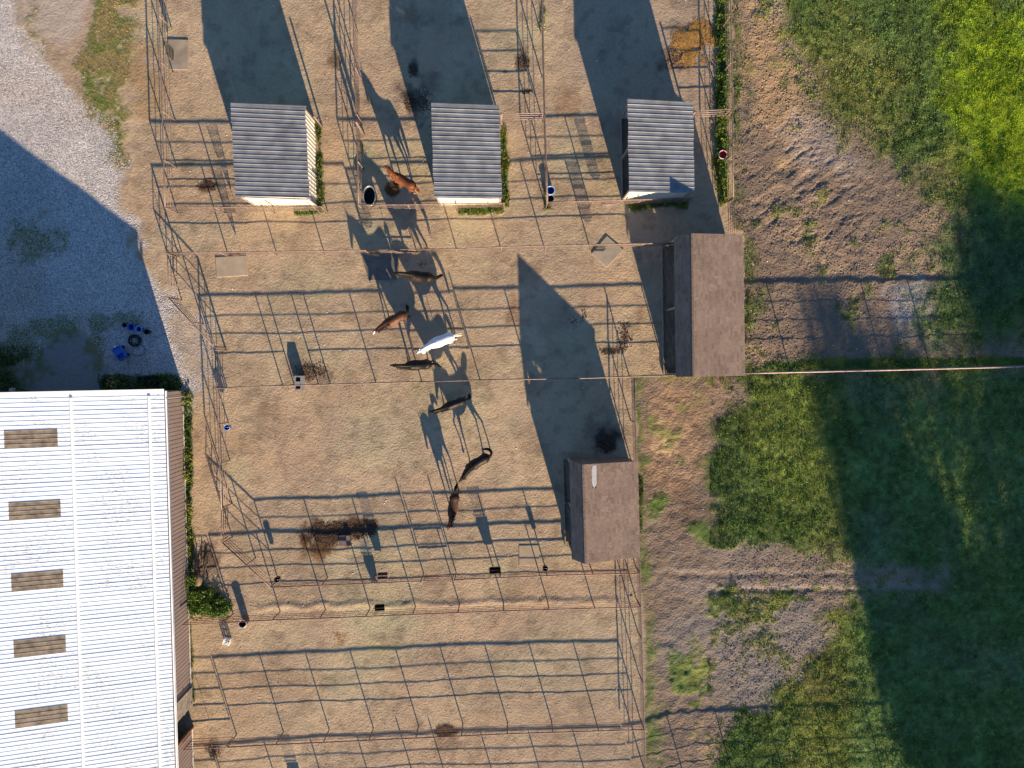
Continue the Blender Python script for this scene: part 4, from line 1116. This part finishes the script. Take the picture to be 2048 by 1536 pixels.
b = MB(); b.box(-.33,.33,-.30,.30,0,.12); b.obj('box', mat('brown_wood', (.20,.13,.11), .85, 0, .3, 4), t)
MB().box(.10,.32,-.29,.29,.121,.20).obj('divider', M['brown_wall'], t)

# milk crate
p = G(452.5, 1284.5, .3); t = thing('milk_crate', 'white square plastic crate standing alone near the barn gate', 'crate', (p.x, p.y, ground_z(p.x, p.y)+.01), math.radians(-14))
b = MB(); s_ = .165; hh = .32; th = .014
b.tube([(-s_,-s_,0),(-s_,-s_,hh)], .012, 6); b.tube([(s_,-s_,0),(s_,-s_,hh)], .012, 6); b.tube([(s_,s_,0),(s_,s_,hh)], .012, 6); b.tube([(-s_,s_,0),(-s_,s_,hh)], .012, 6)
for zz in (.02,.12,.22,.31): b.tube([(-s_,-s_,zz),(s_,-s_,zz),(s_,s_,zz),(-s_,s_,zz),(-s_,-s_,zz)], .012, 6)
b.obj('crate_frame', M['white_trim'], t)
b = MB()
for k in range(5):
    q = -s_+2*s_*(k+.5)/5
    for zz in (.16,):
        b.box(q-.008,q+.008,-s_-.006,-s_+.002,.02,hh); b.box(q-.008,q+.008,s_-.002,s_+.006,.02,hh); b.box(-s_-.006,-s_+.002,q-.008,q+.008,.02,hh); b.box(s_-.002,s_+.006,q-.008,q+.008,.02,hh)
b.obj('side_slats', M['white_trim'], t)
b = MB(); b.lathe([(.065,hh-.02),(.09,hh-.02),(.09,hh),(.065,hh),(.065,hh-.02)], 16)
for k in range(8):
    a = k*math.pi/4+.3; b.beam((.09*math.cos(a),.09*math.sin(a),hh-.01),(s_*1.0*math.cos(a),s_*1.0*math.sin(a),hh-.01),.016,.012)
b.obj('bottom_grid', M['white_trim'], t)
MB().box(-s_+.01,s_-.01,-s_+.01,s_-.01,.005,.012).obj('inner_base', M['black_plastic'], t)

# hose, blue cart and planters by the barn end
p = G(269, 681, .1); t = thing('garden_hose', 'coiled black hose on the shaded gravel', 'hose', (p.x, p.y, ground_z(p.x, p.y)+.02))
pts = []
for k in range(260):
    a = k*.24; r_ = .16+.20*abs(math.sin(k*.021))+.02*math.sin(k*1.3); pts.append((r_*math.cos(a), r_*math.sin(a)*.92, .015+.12*k/260*(1 if r_ < .33 else .7)))
MB().tube(pts, .013, 6).obj('hose_coil', M['rubber'], t)
MB().tube([(-.1+.42*math.cos(a)+.25, -.55+.32*math.sin(a), .015) for a in [math.pi*(.6-k*.1) for k in range(16)]], .012, 6).obj('loose_end', M['rubber'], t)
p = G(240, 706, .3); t = thing('hand_cart', 'blue plastic garden cart parked on the shaded gravel', 'cart', (p.x, p.y, ground_z(p.x, p.y)), math.radians(-58))
b = MB(); 
for (x0,x1,y0,y1,z0_,z1_) in ((-.36,.36,-.24,.24,.16,.19),(-.36,.36,-.24,-.215,.19,.42),(-.36,.36,.215,.24,.19,.42),(-.36,-.335,-.214,.214,.19,.42),(.335,.36,-.214,.214,.19,.42)): b.box(x0,x1,y0,y1,z0_,z1_)
b.obj('tray', M['blue_plastic'], t); MB().box(.02,.05,-.21,.21,.19,.36).obj('divider', M['blue_plastic'], t); MB().box(-.33,.01,-.21,.21,.33,.36).obj('lid', M['blue_plastic'], t)
for sx_ in (-.25,.25):
    for sy_ in (-.27,.27):
        MB().tube([(sx_,sy_-.025,.1),(sx_,sy_+.025,.1)], .1, 14).obj('wheel', M['rubber'], t)
MB().tube([(.36,-.1,.3),(.62,-.1,.55),(.62,.1,.55),(.36,.1,.3)], .014, 6).obj('handle', M['galv'], t)
p = G(243, 690, .1); t = thing('scoop', 'white feed scoop on the gravel above the blue cart', 'scoop', (p.x, p.y, ground_z(p.x, p.y)+.02), .1)
MB().lathe([(0,0),(.055,0),(.065,.09),(.06,.09),(.05,.01)], 12).obj('cup', M['white_trim'], t); MB().beam((.06,0,.05),(.24,0,.06),.025,.02).obj('handle', M['white_trim'], t)
p = G(232, 694, .2); t = thing('water_jug', 'grey lidded jug left of the white scoop', 'jug', (p.x, p.y, ground_z(p.x, p.y)))
MB().lathe([(0,0),(.10,0),(.11,.2),(.05,.27),(.05,.3),(0,.3)], 14).obj('body', M['galv'], t); MB().lathe([(0,.301),(.055,.301),(.055,.33),(0,.33)], 12).obj('cap', M['white_trim'], t)

def flower_tub(lbl, px, py, r):
    p = G(px, py, .35); t = thing('flower_planter', lbl, 'planter', (p.x, p.y, ground_z(p.x, p.y)))
    MB().lathe([(0,0),(r*.8,0),(r,.36),(r*.92,.36),(r*.88,.30),(0,.30)], 20).obj('pot', M['wood'], t)
    n = 420; a = RNG.random(n)*6.283; rr = np.sqrt(RNG.random(n))*r*1.0; zz = .34+RNG.random(n)*.16*(1.2-rr/r)
    v = []; f = []
    for i in range(n):
        c = Vector((rr[i]*math.cos(a[i]), rr[i]*math.sin(a[i]), zz[i])); d = Vector(RNG.normal(size=3)); d.z *= .4; d.normalize(); e = d.cross(Vector(RNG.normal(size=3))).normalized()*.02; d *= .04
        v += [c-d, c-e, c+d, c+e]; f.append((4*i, 4*i+1, 4*i+2, 4*i+3))
    me = bpy.data.meshes.new('foliage'); me.from_pydata([tuple(q) for q in v], [], f)
    link_mesh('foliage', me, t, mat('planter_leaf', (.04,.08,.02), .7, 0, .3, 9))
    b = MB()
    for i in range(34):
        aa = RNG.random()*6.283; q = math.sqrt(RNG.random())*r*.85
        b.lathe([(0,0),(.022,.004),(.012,.012),(0,.012)], 6, c=(q*math.cos(aa), q*math.sin(aa), .47+RNG.random()*.06))
    b.obj('blossoms', mat('yellow_petals', (.75,.50,.08), .6, 0, .1, 9), t)
flower_tub('round planter of yellow flowers at the shaded barn end', 225, 765, .33)
p = G(294, 764, .3); t = thing('feed_trough', 'black rectangular trough among plants at the shaded barn end', 'trough', (p.x, p.y, ground_z(p.x, p.y)), math.radians(4))
b = MB(); b.box(-.50,.50,-.30,.30,.02,.05); b.box(-.50,.50,-.30,-.27,.051,.34); b.box(-.50,.50,.27,.30,.051,.34); b.box(-.50,-.47,-.269,.269,.051,.34); b.box(.47,.50,-.269,.269,.051,.34); b.obj('trough_body', M['black_plastic'], t)
b = MB()
for q in (-.25,0,.25): b.box(q-.012,q+.012,-.269,.269,.30,.325)
b.obj('cross_bars', M['black_plastic'], t)
p = G(403, 1125, .3); t = thing('scrap_pipe_heap', 'heap of dark discarded bars lying left of the slanting lower fence', 'scrap heap', (p.x, p.y, ground_z(p.x, p.y)))
for k in range(6):
    a = math.radians(80+random.uniform(-18,14)); L_ = random.uniform(.7,1.3); ox = random.uniform(-.25,.25); oy = random.uniform(-.3,.3); z_ = .06+.04*k
    MB().tube([(ox-L_*math.cos(a)/2, oy-L_*math.sin(a)/2, z_), (ox+L_*math.cos(a)/2, oy+L_*math.sin(a)/2, z_+random.uniform(-.03,.12))], .022, 6).obj('bar', M['black_steel'], t)
p = G(398, 1160, .4); t = thing('salt_block', 'tan block sitting in the weeds below the dark scrap bars', 'block', (p.x, p.y, .25))
b = MB(); b.lathe([(0,0),(.15,0),(.17,.05),(.17,.3),(.14,.35),(0,.35)], 12, sx=.85, sy=2.0); b.obj('block_body', mat('tan_block', (.26,.17,.09), .9, 0, .2, 6), t)

# ------------------------------------------------------------------ horses
M['coat'] = attr_mat('horse_coat', .5, 30, .10, spec=.16)
M['hair'] = attr_mat('horse_hair', .7, 60, .3, spec=.15)

def etube(bm, rings, n=16):
    """closed tube through rings (center, half width, half height, forward dir)"""
    prev = None; V = []
    cs = [Vector(r[0]) for r in rings]
    for i, (c, wy, hz) in enumerate(rings):
        c = Vector(c); d = (cs[min(i+1, len(cs)-1)]-cs[max(i-1, 0)]).normalized()
        side = d.cross(Vector((0,0,1)))
        if side.length < .15 or (prev is not None): 
            side = (prev - d*prev.dot(d)) if prev is not None else Vector((0,1,0))
        side.normalize(); prev = side; up = side.cross(d).normalized()
        V.append([bm.verts.new(c+side*(wy*math.cos(2*math.pi*k/n))+up*(hz*math.sin(2*math.pi*k/n))) for k in range(n)])
    for i in range(len(V)-1):
        for k in range(n): bm.faces.new((V[i][k], V[i][(k+1)%n], V[i+1][(k+1)%n], V[i+1][k]))
    bm.faces.new(V[0][::-1]); bm.faces.new(V[-1])

def smooth_path(keys, n):
    """Catmull-Rom through tuples"""
    out = []; K = [np.array(k, float) for k in keys]; K = [2*K[0]-K[1]]+K+[2*K[-1]-K[-2]]
    for i in range(1, len(K)-2):
        for j in range(n):
            t = j/n; a, b, c, d = K[i-1:i+3]
            out.append(.5*((2*b)+(-a+c)*t+(2*a-5*b+4*c-d)*t*t+(-a+3*b-3*c+d)*t**3))
    out.append(K[-2]); return out

COATS = {
 'chestnut': dict(body=(.19,.062,.025), back=(.10,.032,.014), leg=(.28,.11,.05), muzzle=(.26,.11,.06), mane=(.17,.055,.02), socks=(.62,.48,.32), sock=(0,2)),
 'dark_bay': dict(body=(.034,.017,.012), back=(.010,.007,.006), leg=(.009,.007,.006), muzzle=(.03,.02,.016), mane=(.010,.008,.008), socks=(.5,.45,.4), sock=()),
 'bay': dict(body=(.17,.065,.027), back=(.050,.020,.011), leg=(.016,.011,.009), muzzle=(.05,.03,.02), mane=(.011,.009,.008), socks=(.5,.45,.4), sock=()),  # back deepened to paint the half the low sun leaves shaded
 'white': dict(body=(.66,.64,.62), back=(.58,.58,.59), leg=(.62,.60,.58), muzzle=(.35,.32,.32), mane=(.80,.78,.74), socks=(.7,.7,.7), sock=()),
 'black': dict(body=(.022,.013,.010), back=(.007,.006,.006), leg=(.007,.006,.006), muzzle=(.02,.015,.013), mane=(.008,.007,.007), socks=(.6,.56,.5), sock=()),
 'seal': dict(body=(.12,.058,.030), back=(.035,.018,.012), leg=(.013,.010,.009), muzzle=(.04,.03,.02), mane=(.009,.008,.008), socks=(.65,.6,.55), sock=(1,3)),
}
def make_horse(lbl, dock, wither, coat, scale=1.0, neck_yaw=0, neck_pitch=0, poll=(1.06, 1.80), muz=(1.40, 1.38), head_yaw=0,
               legs=None, tail=None, blaze=False, thin=1.0, group=None):
    """dock / wither: photo pixels of the tail root and withers (at back height)"""
    zb = 1.44*scale
    A = G(dock[0], dock[1], zb); B = G(wither[0], wither[1], zb)
    d = B-A; th = math.atan2(d.y, d.x); s = scale
    mid = (A+B)/2; c0 = -.17*s
    O = Vector((mid.x-math.cos(th)*c0, mid.y-math.sin(th)*c0, 0)); O.z = ground_z(O.x, O.y)-.005
    h = thing('horse', lbl, 'horse', O, th); h['group'] = 'horses in the pens'
    bm = bmesh.new()
    T = thin
    trunk = [((-.83,0,1.24),.04,.08),((-.79,0,1.23),.13*T,.17),((-.70,0,1.22),.215*T,.25),((-.55,0,1.21),.290*T,.290),((-.38,0,1.19),.270*T,.275),
             ((-.18,0,1.155),.262*T,.29),((.03,0,1.125),.292*T,.325),((.22,0,1.13),.285*T,.335),((.38,0,1.17),.255*T,.345),((.50,0,1.18),.22*T,.31),((.60,0,1.17),.165*T,.25),((.68,0,1.15),.09*T,.15)]
    tr = smooth_path([(*c, a, b) for c, a, b in trunk], 3)
    etube(bm, [(tuple(r[:3]), max(r[3],.01), max(r[4],.01)) for r in tr], 20)
    etube(bm, [((.28,0,1.40),.05,.06),((.40,0,1.46),.06,.08),((.52,0,1.44),.05,.07)], 10)     # withers
    # neck and head, with bends
    base = Vector((.46, 0, 1.28)); pl = Vector((poll[0], 0, poll[1])); mz = Vector((muz[0], 0, muz[1]))
    ya = math.radians(neck_yaw); hy = math.radians(head_yaw)
    def bend(p, f):
        q = p-base; a = ya*f; return base+Vector((q.x*math.cos(a)-q.y*math.sin(a), q.x*math.sin(a)+q.y*math.cos(a), q.z))
    polb = bend(pl, 1.0)
    def hd(p):  # head points: bend with neck, then extra yaw about the poll
        q = bend(p, 1.0)-polb; return polb+Vector((q.x*math.cos(hy)-q.y*math.sin(hy), q.x*math.sin(hy)+q.y*math.cos(hy), q.z))
    nk = []
    for t in (-.28,-.1,.0,.15,.3,.45,.6,.75,.9,1.0):
        p = base.lerp(pl, t); p.z += .035*math.sin(max(t,0)*math.pi); p.x -= .02*math.sin(max(t,0)*math.pi)
        wv = .155*(1-t)+.075*t if t > 0 else .15; hv = .275*(1-max(t,0))**.8+.105
        if t < 0: hv = .30+.2*t; wv = .15+.1*t
        nk.append((tuple(bend(p, max(t,0)**.8)), wv*(T**.5), hv*.93))
    etube(bm, nk, 16)
    ax = (mz-pl); 
    hdk = [(-.18,.05,.07),(-.08,.085,.11),(.06,.098,.125),(.20,.098,.125),(.34,.088,.118),(.50,.068,.092),(.68,.054,.070),(.84,.052,.062),(.96,.050,.055),(1.03,.03,.035)]
    dn = Vector((-ax.z, 0, ax.x)).normalized()
    etube(bm, [(tuple(hd(pl+ax*t - dn*(.035 if t < .6 else .02))), a, b) for t, a, b in hdk], 14)
    for sgn in (-1, 1):
        e0_ = pl+Vector((.01, sgn*.055, .07)); e1_ = pl+Vector((.035, sgn*.095, .24))
        etube(bm, [(tuple(hd(e0_)), .028, .030), (tuple(hd(e0_.lerp(e1_, .5))), .026, .020), (tuple(hd(e1_)), .006, .006)], 8)
    # legs: fore left, fore right, hind left, hind right ; swing values move the foot, bend lifts it
    legs = legs or [(0,0),(0,0),(0,0),(0,0)]
    feet = []
    for i, (sw, bd) in enumerate(legs):
        sg = 1 if i % 2 == 0 else -1
        if i < 2:
            y0 = .135*sg*T
            sh_ = Vector((.42, y0*.9, 1.12)); el = Vector((.40+sw*.12, y0*1.05, .86)); kn = Vector((.42+sw*.6, y0, .50+bd*.25)); 
            fe = Vector((.41+sw*1.05-bd*.35, y0*.95, .19+bd*.32)); ho = Vector((.45+sw*1.1-bd*.40, y0*.95, .03+bd*.26))
            rg = [(sh_,.10,.14),(sh_.lerp(el,.6),.095,.13),(el,.075,.10),(el.lerp(kn,.5),.052,.062),(kn+Vector((0,0,.05)),.046,.050),(kn,.048,.050),(kn+(fe-kn)*.18,.038,.040),(kn.lerp(fe,.6),.030,.034),(fe+(kn-fe)*.1,.034,.038),(fe,.038,.042),(fe.lerp(ho,.45),.034,.038),(ho+Vector((0,0,.05)),.048,.052),(ho+Vector((.01,0,-.03)),.062,.066)]
        else:
            y0 = .145*sg*T
            hp = Vector((-.52, y0*.75, 1.20)); st = Vector((-.44+sw*.15, y0*1.05, .90)); hk = Vector((-.70+sw*.75, y0, .55+bd*.2))
            fe = Vector((-.66+sw*1.05-bd*.25, y0*.95, .20+bd*.3)); ho = Vector((-.61+sw*1.1-bd*.25, y0*.95, .03+bd*.22))
            rg = [(hp,.12,.20),(hp.lerp(st,.5),.125,.19),(st,.095,.135),(st.lerp(hk,.45),.062,.085),(hk+(st-hk)*.15,.042,.058),(hk,.042,.055),(hk+(fe-hk)*.2,.036,.044),(hk.lerp(fe,.6),.030,.036),(fe+(hk-fe)*.1,.034,.040),(fe,.038,.042),(fe.lerp(ho,.45),.034,.038),(ho+Vector((0,0,.05)),.046,.052),(ho+Vector((.01,0,-.03)),.060,.066)]
        # rings of a leg: width = sideways, height = fore-aft
        V = []; n = 10
        for c, a, b in rg:
            V.append([bm.verts.new(Vector((c.x+b*math.cos(2*math.pi*k/n), c.y+a*math.sin(2*math.pi*k/n), c.z))) for k in range(n)])
        for q in range(len(V)-1):
            for k in range(n): bm.faces.new((V[q][k], V[q][(k+1)%n], V[q+1][(k+1)%n], V[q+1][k]))
        bm.faces.new(V[0][::-1]); bm.faces.new(V[-1])
        feet.append(ho)
    bmesh.ops.recalc_face_normals(bm, faces=bm.faces)
    me = bpy.data.meshes.new('horse_shape'); bm.to_mesh(me); bm.free()
    tmp = bpy.data.objects.new('tmp', me); C.objects.link(tmp)
    r = tmp.modifiers.new('r', 'REMESH'); r.mode = 'VOXEL'; r.voxel_size = .017
    sm = tmp.modifiers.new('s', 'SMOOTH'); sm.factor = .5; sm.iterations = 5
    dg = bpy.context.evaluated_depsgraph_get(); ev = tmp.evaluated_get(dg)
    nm = bpy.data.meshes.new_from_object(ev); nm.name = 'body'
    bpy.data.objects.remove(tmp); bpy.data.meshes.remove(me)
    nv = len(nm.vertices); co = np.empty(nv*3, np.float32); nm.vertices.foreach_get('co', co); co = co.reshape(-1, 3)
    ct = COATS[coat]
    def c3(k): return np.array(ct[k])
    nn = fbm(co[:,0]*3+co[:,2], co[:,1]*3+7, .8, 5, 3)
    t = sst(1.12, 1.40, co[:,2]+nn*.3)[:,None]*.9  # coat darker towards the back, partly shade painted in for the low sun
    col = c3('body')*(1-t)+c3('back')*t
    t = sst(.62, .42, co[:,2])[:,None]; col = col*(1-t)+c3('leg')*t
    mzw = np.array(hd(mz)); dm = np.linalg.norm(co-mzw, axis=1)
    t = sst(.22, .10, dm)[:,None]; col = col*(1-t)+c3('muzzle')*t
    for i in ct['sock']:
        f_ = feet[i]; dd_ = np.hypot(co[:,0]-f_.x, co[:,1]-f_.y)
        t = (sst(.34,.28,co[:,2])*(dd_ < .16))[:,None]; col = col*(1-t)+c3('socks')*t
    t = (co[:,2] < .085)[:,None]*.85; col = col*(1-t)+np.array((.10,.085,.07))*t
    if blaze:
        pw = np.array(polb); ax_ = (mzw-pw); L2 = ax_.dot(ax_); tt = ((co-pw)@ax_)/L2
        q = pw+tt[:,None]*ax_; off = co-q; lat = np.cross(ax_/math.sqrt(L2), np.array((0,0,1.0))); lat /= np.linalg.norm(lat)
        t = (sst(.05,.03,np.abs(off@lat))*(tt > .12)*(tt < .95)*(off[:,2] > .02))[:,None]; col = col*(1-t)+np.array((.75,.72,.70))*t
    col = col*(1+.18*nn[:,None])
    a_ = nm.color_attributes.new('Col','FLOAT_COLOR','POINT'); cc = np.ones((nv,4),np.float32); cc[:,:3] = np.clip(col,.004,.9); a_.data.foreach_set('color', cc.ravel())
    nm.polygons.foreach_set('use_smooth', np.ones(len(nm.polygons), bool)); nm.materials.clear()
    o = link_mesh('body', nm, h, M['coat']); o.scale = (s,s,s)
    # eyes
    for sgn in (-1, 1):
        ep = hd(pl+ax*.36+Vector((0, sgn*.088, 0))+dn*.03)
        eb = MB().lathe([(0,-.018),(.012,-.012),(.018,0),(.012,.012),(0,.018)], 8, c=tuple(ep)); e_ = eb.obj('eye', M['black_plastic'], h); e_.scale = (s,s,s)
    # mane: locks along the crest falling to one side
    def strands(name, roots, dirs, lens, w0, colr, nseg=4, per=1):
        v = []; f = []; cs_ = []
        for p, dr, ln in zip(roots, dirs, lens):
            sd = dr.cross(Vector((RNG.normal(), RNG.normal(), RNG.normal()))).normalized(); b0 = len(v); k_ = RNG.uniform(.6, 1.6)
            for j in range(nseg+1):
                t_ = j/nseg; q = p+dr*ln*t_+Vector((0,0,-1))*(ln*.35*t_*t_)
                w_ = w0*(1-t_*.75)
                v += [q-sd*w_, q+sd*w_]; cs_ += [np.array(colr)*k_]*2
            for j in range(nseg): f.append((b0+2*j, b0+2*j+1, b0+2*j+3, b0+2*j+2))
        me_ = bpy.data.meshes.new(name); me_.from_pydata([tuple(q) for q in v], [], f); me_.update()
        at_ = me_.color_attributes.new('Col','FLOAT_COLOR','POINT'); c_ = np.ones((len(v),4),np.float32); c_[:,:3] = np.array(cs_); at_.data.foreach_set('color', c_.ravel())
        q_ = link_mesh(name, me_, h, M['hair']); q_.scale = (s,s,s); return q_
    R_, D_, L_ = [], [], []
    for k in range(260):
        t_ = RNG.uniform(.02, 1.05); p = base.lerp(pl, t_); p.z += .035*math.sin(t_*math.pi)
        nh = (.275*(1-min(t_,1))**.8+.105)*.93
        nd = (pl-base).normalized(); upn = Vector((-nd.z, 0, nd.x))
        p = p+upn*(nh*.93)+Vector((0, RNG.normal()*.012, 0))
        R_.append(bend(p, max(t_,0)**.8)); sdv = Vector((RNG.normal()*.15-.1, .75+RNG.normal()*.2, -.45))
        D_.append(sdv.normalized()); L_.append(RNG.uniform(.14,.30))
    strands('mane', R_, D_, L_, .018, ct['mane'])
    # tail: bundle of long strands following a path
    tp = tail or [(-.80,0,1.36),(-.90,0,1.30),(-.95,0,1.05),(-.93,0,.75),(-.92,.02,.50)]
    path = smooth_path(tp, 6); v = []; f = []; cs_ = []; n = len(path)
    for k in range(90):
        a = RNG.random()*6.283; rr = math.sqrt(RNG.random()); b0 = len(v); kk = RNG.uniform(.6,1.7); cut = int(n*RNG.uniform(.72,1.0))
        for j in range(cut):
            t_ = j/(n-1); rad = .030+.055*math.sin(min(t_*1.25,1)*math.pi*.8); q = np.array(path[j])
            dj = path[min(j+1,n-1)]-path[max(j-1,0)]; dj = Vector(dj).normalized(); s1 = dj.cross(Vector((.1,1,.05))).normalized(); s2 = dj.cross(s1)
            c = Vector(q)+(s1*math.cos(a)+s2*math.sin(a))*rad*rr; wv = s2*math.cos(a*2)+s1*math.sin(a*2)
            v += [c-wv*.012*(1-t_*.5), c+wv*.012*(1-t_*.5)]; cs_ += [np.array(ct['mane'] if coat != 'white' else (.70,.62,.50))*kk]*2
        for j in range(cut-1): f.append((b0+2*j, b0+2*j+1, b0+2*j+3, b0+2*j+2))
    bmt = MB(); bmt.tube([tuple(q) for q in path[:n//2]], [.034*(1-.55*i/(n//2)) for i in range(n//2)], 8)
    off = len(v); v += [Vector(q) for q in bmt.v]; f += [tuple(i+off for i in ff) for ff in bmt.f]; cs_ += [np.array(ct['back'])]*len(bmt.v)
    me_ = bpy.data.meshes.new('tail'); me_.from_pydata([tuple(q) for q in v], [], f); me_.update()
    at_ = me_.color_attributes.new('Col','FLOAT_COLOR','POINT'); c_ = np.ones((len(v),4),np.float32); c_[:,:3] = np.clip(np.array(cs_),0,1); at_.data.foreach_set('color', c_.ravel())
    q_ = link_mesh('tail', me_, h, M['hair']); q_.scale = (s,s,s)
    return h

make_horse('chestnut horse beside the black oval tank, middle pen at the top', (829,373), (789,350), 'chestnut', 1.0, neck_yaw=-16, poll=(.98,1.62), muz=(1.22,1.18),
           legs=[(.10,0),(-.14,.0),(-.05,0),(.12,0)], tail=[(-.80,0,1.36),(-.93,.02,1.30),(-1.02,.05,1.1),(-1.00,.02,.8),(-.97,0,.55)])
make_horse('dark brown horse just below the alley fence, tail flicked out right', (867,555), (818,549.5), 'dark_bay', 1.03, neck_yaw=2, poll=(1.05,1.84), muz=(1.36,1.44),
           legs=[(-.10,0),(.16,0),(.14,0),(-.14,0)], tail=[(-.80,0,1.38),(-.94,0,1.36),(-1.08,-.10,1.25),(-1.20,-.22,.95),(-1.15,-.15,.6)])
make_horse('bay horse with white face left of the white horse, black tail raised', (811,626), (770,647.5), 'bay', 1.0, neck_yaw=14, poll=(1.02,1.86), muz=(1.34,1.47), blaze=True,
           legs=[(.18,0),(-.10,0),(-.16,0),(.12,0)], tail=[(-.80,0,1.36),(-.92,-.02,1.42),(-1.02,-.20,1.36),(-1.03,-.36,1.15),(-.96,-.40,.8)])
make_horse('white horse in the middle of the herd', (907,672), (863,688), 'white', 1.02, neck_yaw=12, poll=(1.10,1.72), muz=(1.42,1.36), thin=1.06,
           legs=[(.05,0),(-.05,0),(-.18,0),(.16,0)], tail=[(-.80,0,1.36),(-.96,.0,1.34),(-1.10,.02,1.2),(-1.18,.05,.95),(-1.16,.03,.6)])
make_horse('black horse just above the middle fence, below the white horse', (861,728), (817,731.5), 'black', 1.02, neck_yaw=-7, poll=(1.08,1.74), muz=(1.42,1.40), blaze=False,
           legs=[(.0,0),(.12,0),(.05,0),(-.16,0)], tail=[(-.80,0,1.38),(-.94,.0,1.40),(-1.08,.03,1.28),(-1.20,.16,1.0),(-1.30,.24,.7)])
make_horse('slim black horse just below the middle fence', (930,800.5), (890,815.5), 'black', .97, neck_yaw=-5, poll=(1.12,1.70), muz=(1.44,1.34), thin=.88,
           legs=[(.14,0),(-.14,0),(.12,0),(-.12,0)], tail=[(-.80,0,1.36),(-.95,.0,1.40),(-1.06,-.04,1.30),(-1.10,-.20,1.10),(-1.08,-.28,.8)])
make_horse('dark horse stepping forward with arched tail, nose at the brown horse tail', (978,912.5), (938.5,936.5), 'dark_bay', 1.0, neck_yaw=22, head_yaw=0, poll=(1.10,1.66), muz=(1.46,1.36),
           legs=[(.05,0),(.42,.75),(-.22,0),(.10,0)], tail=[(-.79,0,1.38),(-.94,-.02,1.52),(-1.05,-.16,1.55),(-1.00,-.34,1.48),(-.78,-.46,1.30),(-.62,-.50,1.0)])
make_horse('brown horse with tan flank facing the bottom of the photo, tail lifted', (910,987), (903,1033), 'seal', 1.0, neck_yaw=-6, poll=(1.02,1.66), muz=(1.30,1.30),
           legs=[(.0,0),(.06,0),(-.10,0),(.10,0)], tail=[(-.80,0,1.38),(-.95,0,1.46),(-1.12,-.01,1.46),(-1.30,.04,1.38),(-1.42,.05,1.2)])

# ------------------------------------------------------------------ trees south of the pasture (they throw the big shade)
def tree(lbl, x, y, h, r, low, seed, nleaf=15000):
    rg = np.random.default_rng(seed); t = thing('tree', lbl, 'tree', (x, y, 0)); t['group'] = 'trees south of the pasture'
    tb = MB(); tb.tube([(0,0,-.2),(.1,0,h*.2),(-.1,.1,h*.5),(0,0,h*.85)], [.38,.30,.2,.05], 10)
    trunk = tb.obj('trunk', M['bark'], t)
    lb = MB(); cl = []
    for k in range(26):
        zz = low+(h*.92-low)*rg.random(); a = rg.random()*6.283; q = r*(.55+.45*rg.random())*(1-((zz-low)/(h-low))**2.2*.75)
        e = Vector((q*math.cos(a), q*math.sin(a), zz+.8)); lb.tube([(0,0,zz-.8), e*.5+Vector((0,0,zz*.5+.1)), tuple(e)], [.10,.06,.02], 6); cl.append((e, 1.5+rg.random()*1.1))
    for k in range(14): 
        zz = low+(h-low)*rg.random(); cl.append((Vector((rg.normal()*r*.3, rg.normal()*r*.3, zz)), 1.8))
    lb.obj('limbs', M['bark'], t)
    n = nleaf; ci = rg.integers(0, len(cl), n); cc = np.array([tuple(c[0]) for c in cl])[ci]; rr = np.array([c[1] for c in cl])[ci]
    u = rg.normal(size=(n,3)); u /= np.linalg.norm(u,axis=1)[:,None]; p = cc+u*(rr*rg.random(n)**.45)[:,None]
    e = rg.normal(size=(n,3)); e /= np.linalg.norm(e,axis=1)[:,None]; g_ = np.cross(e, rg.normal(size=(n,3))); g_ /= np.linalg.norm(g_,axis=1)[:,None]
    s_ = rg.uniform(.14,.30,n)[:,None]; v = np.stack([p-e*s_, p-g_*s_*.55, p+e*s_, p+g_*s_*.55], 1)
    k = rg.uniform(.6,1.4,(n,1)); c = np.array((.055,.095,.028))*k
    me = np_mesh('crown', v.reshape(-1,3), np.arange(4*n).reshape(-1,4), {'Col': np.repeat(c[:,None],4,1).reshape(-1,3)})
    link_mesh('crown', me, t, M['leaf'])
for i, (x, y, h, r, low, lb) in enumerate([
        (33.9,-47.0,13.4,3.5,1.5,'leafy tree at the left end of the row south of the pasture'),
        (43.2,-45.0,15.0,4.4,1.5,'broad leafy tree second in the row south of the pasture'),
        (50.5,-42.0,15.6,4.6,1.5,'tall leafy tree third in the row south of the pasture'),
        (40.8,-56.5,12.6,5.0,1.5,'leafy tree behind the left end of the southern row'),
        (44.5,-54.0,15.0,5.5,1.5,'leafy tree behind the middle of the southern row'),
        (55.5,-44.0,15.0,5.0,1.5,'leafy tree at the right end of the southern row')]):
    tree(lb, x, y, h, r, low, 100+i)
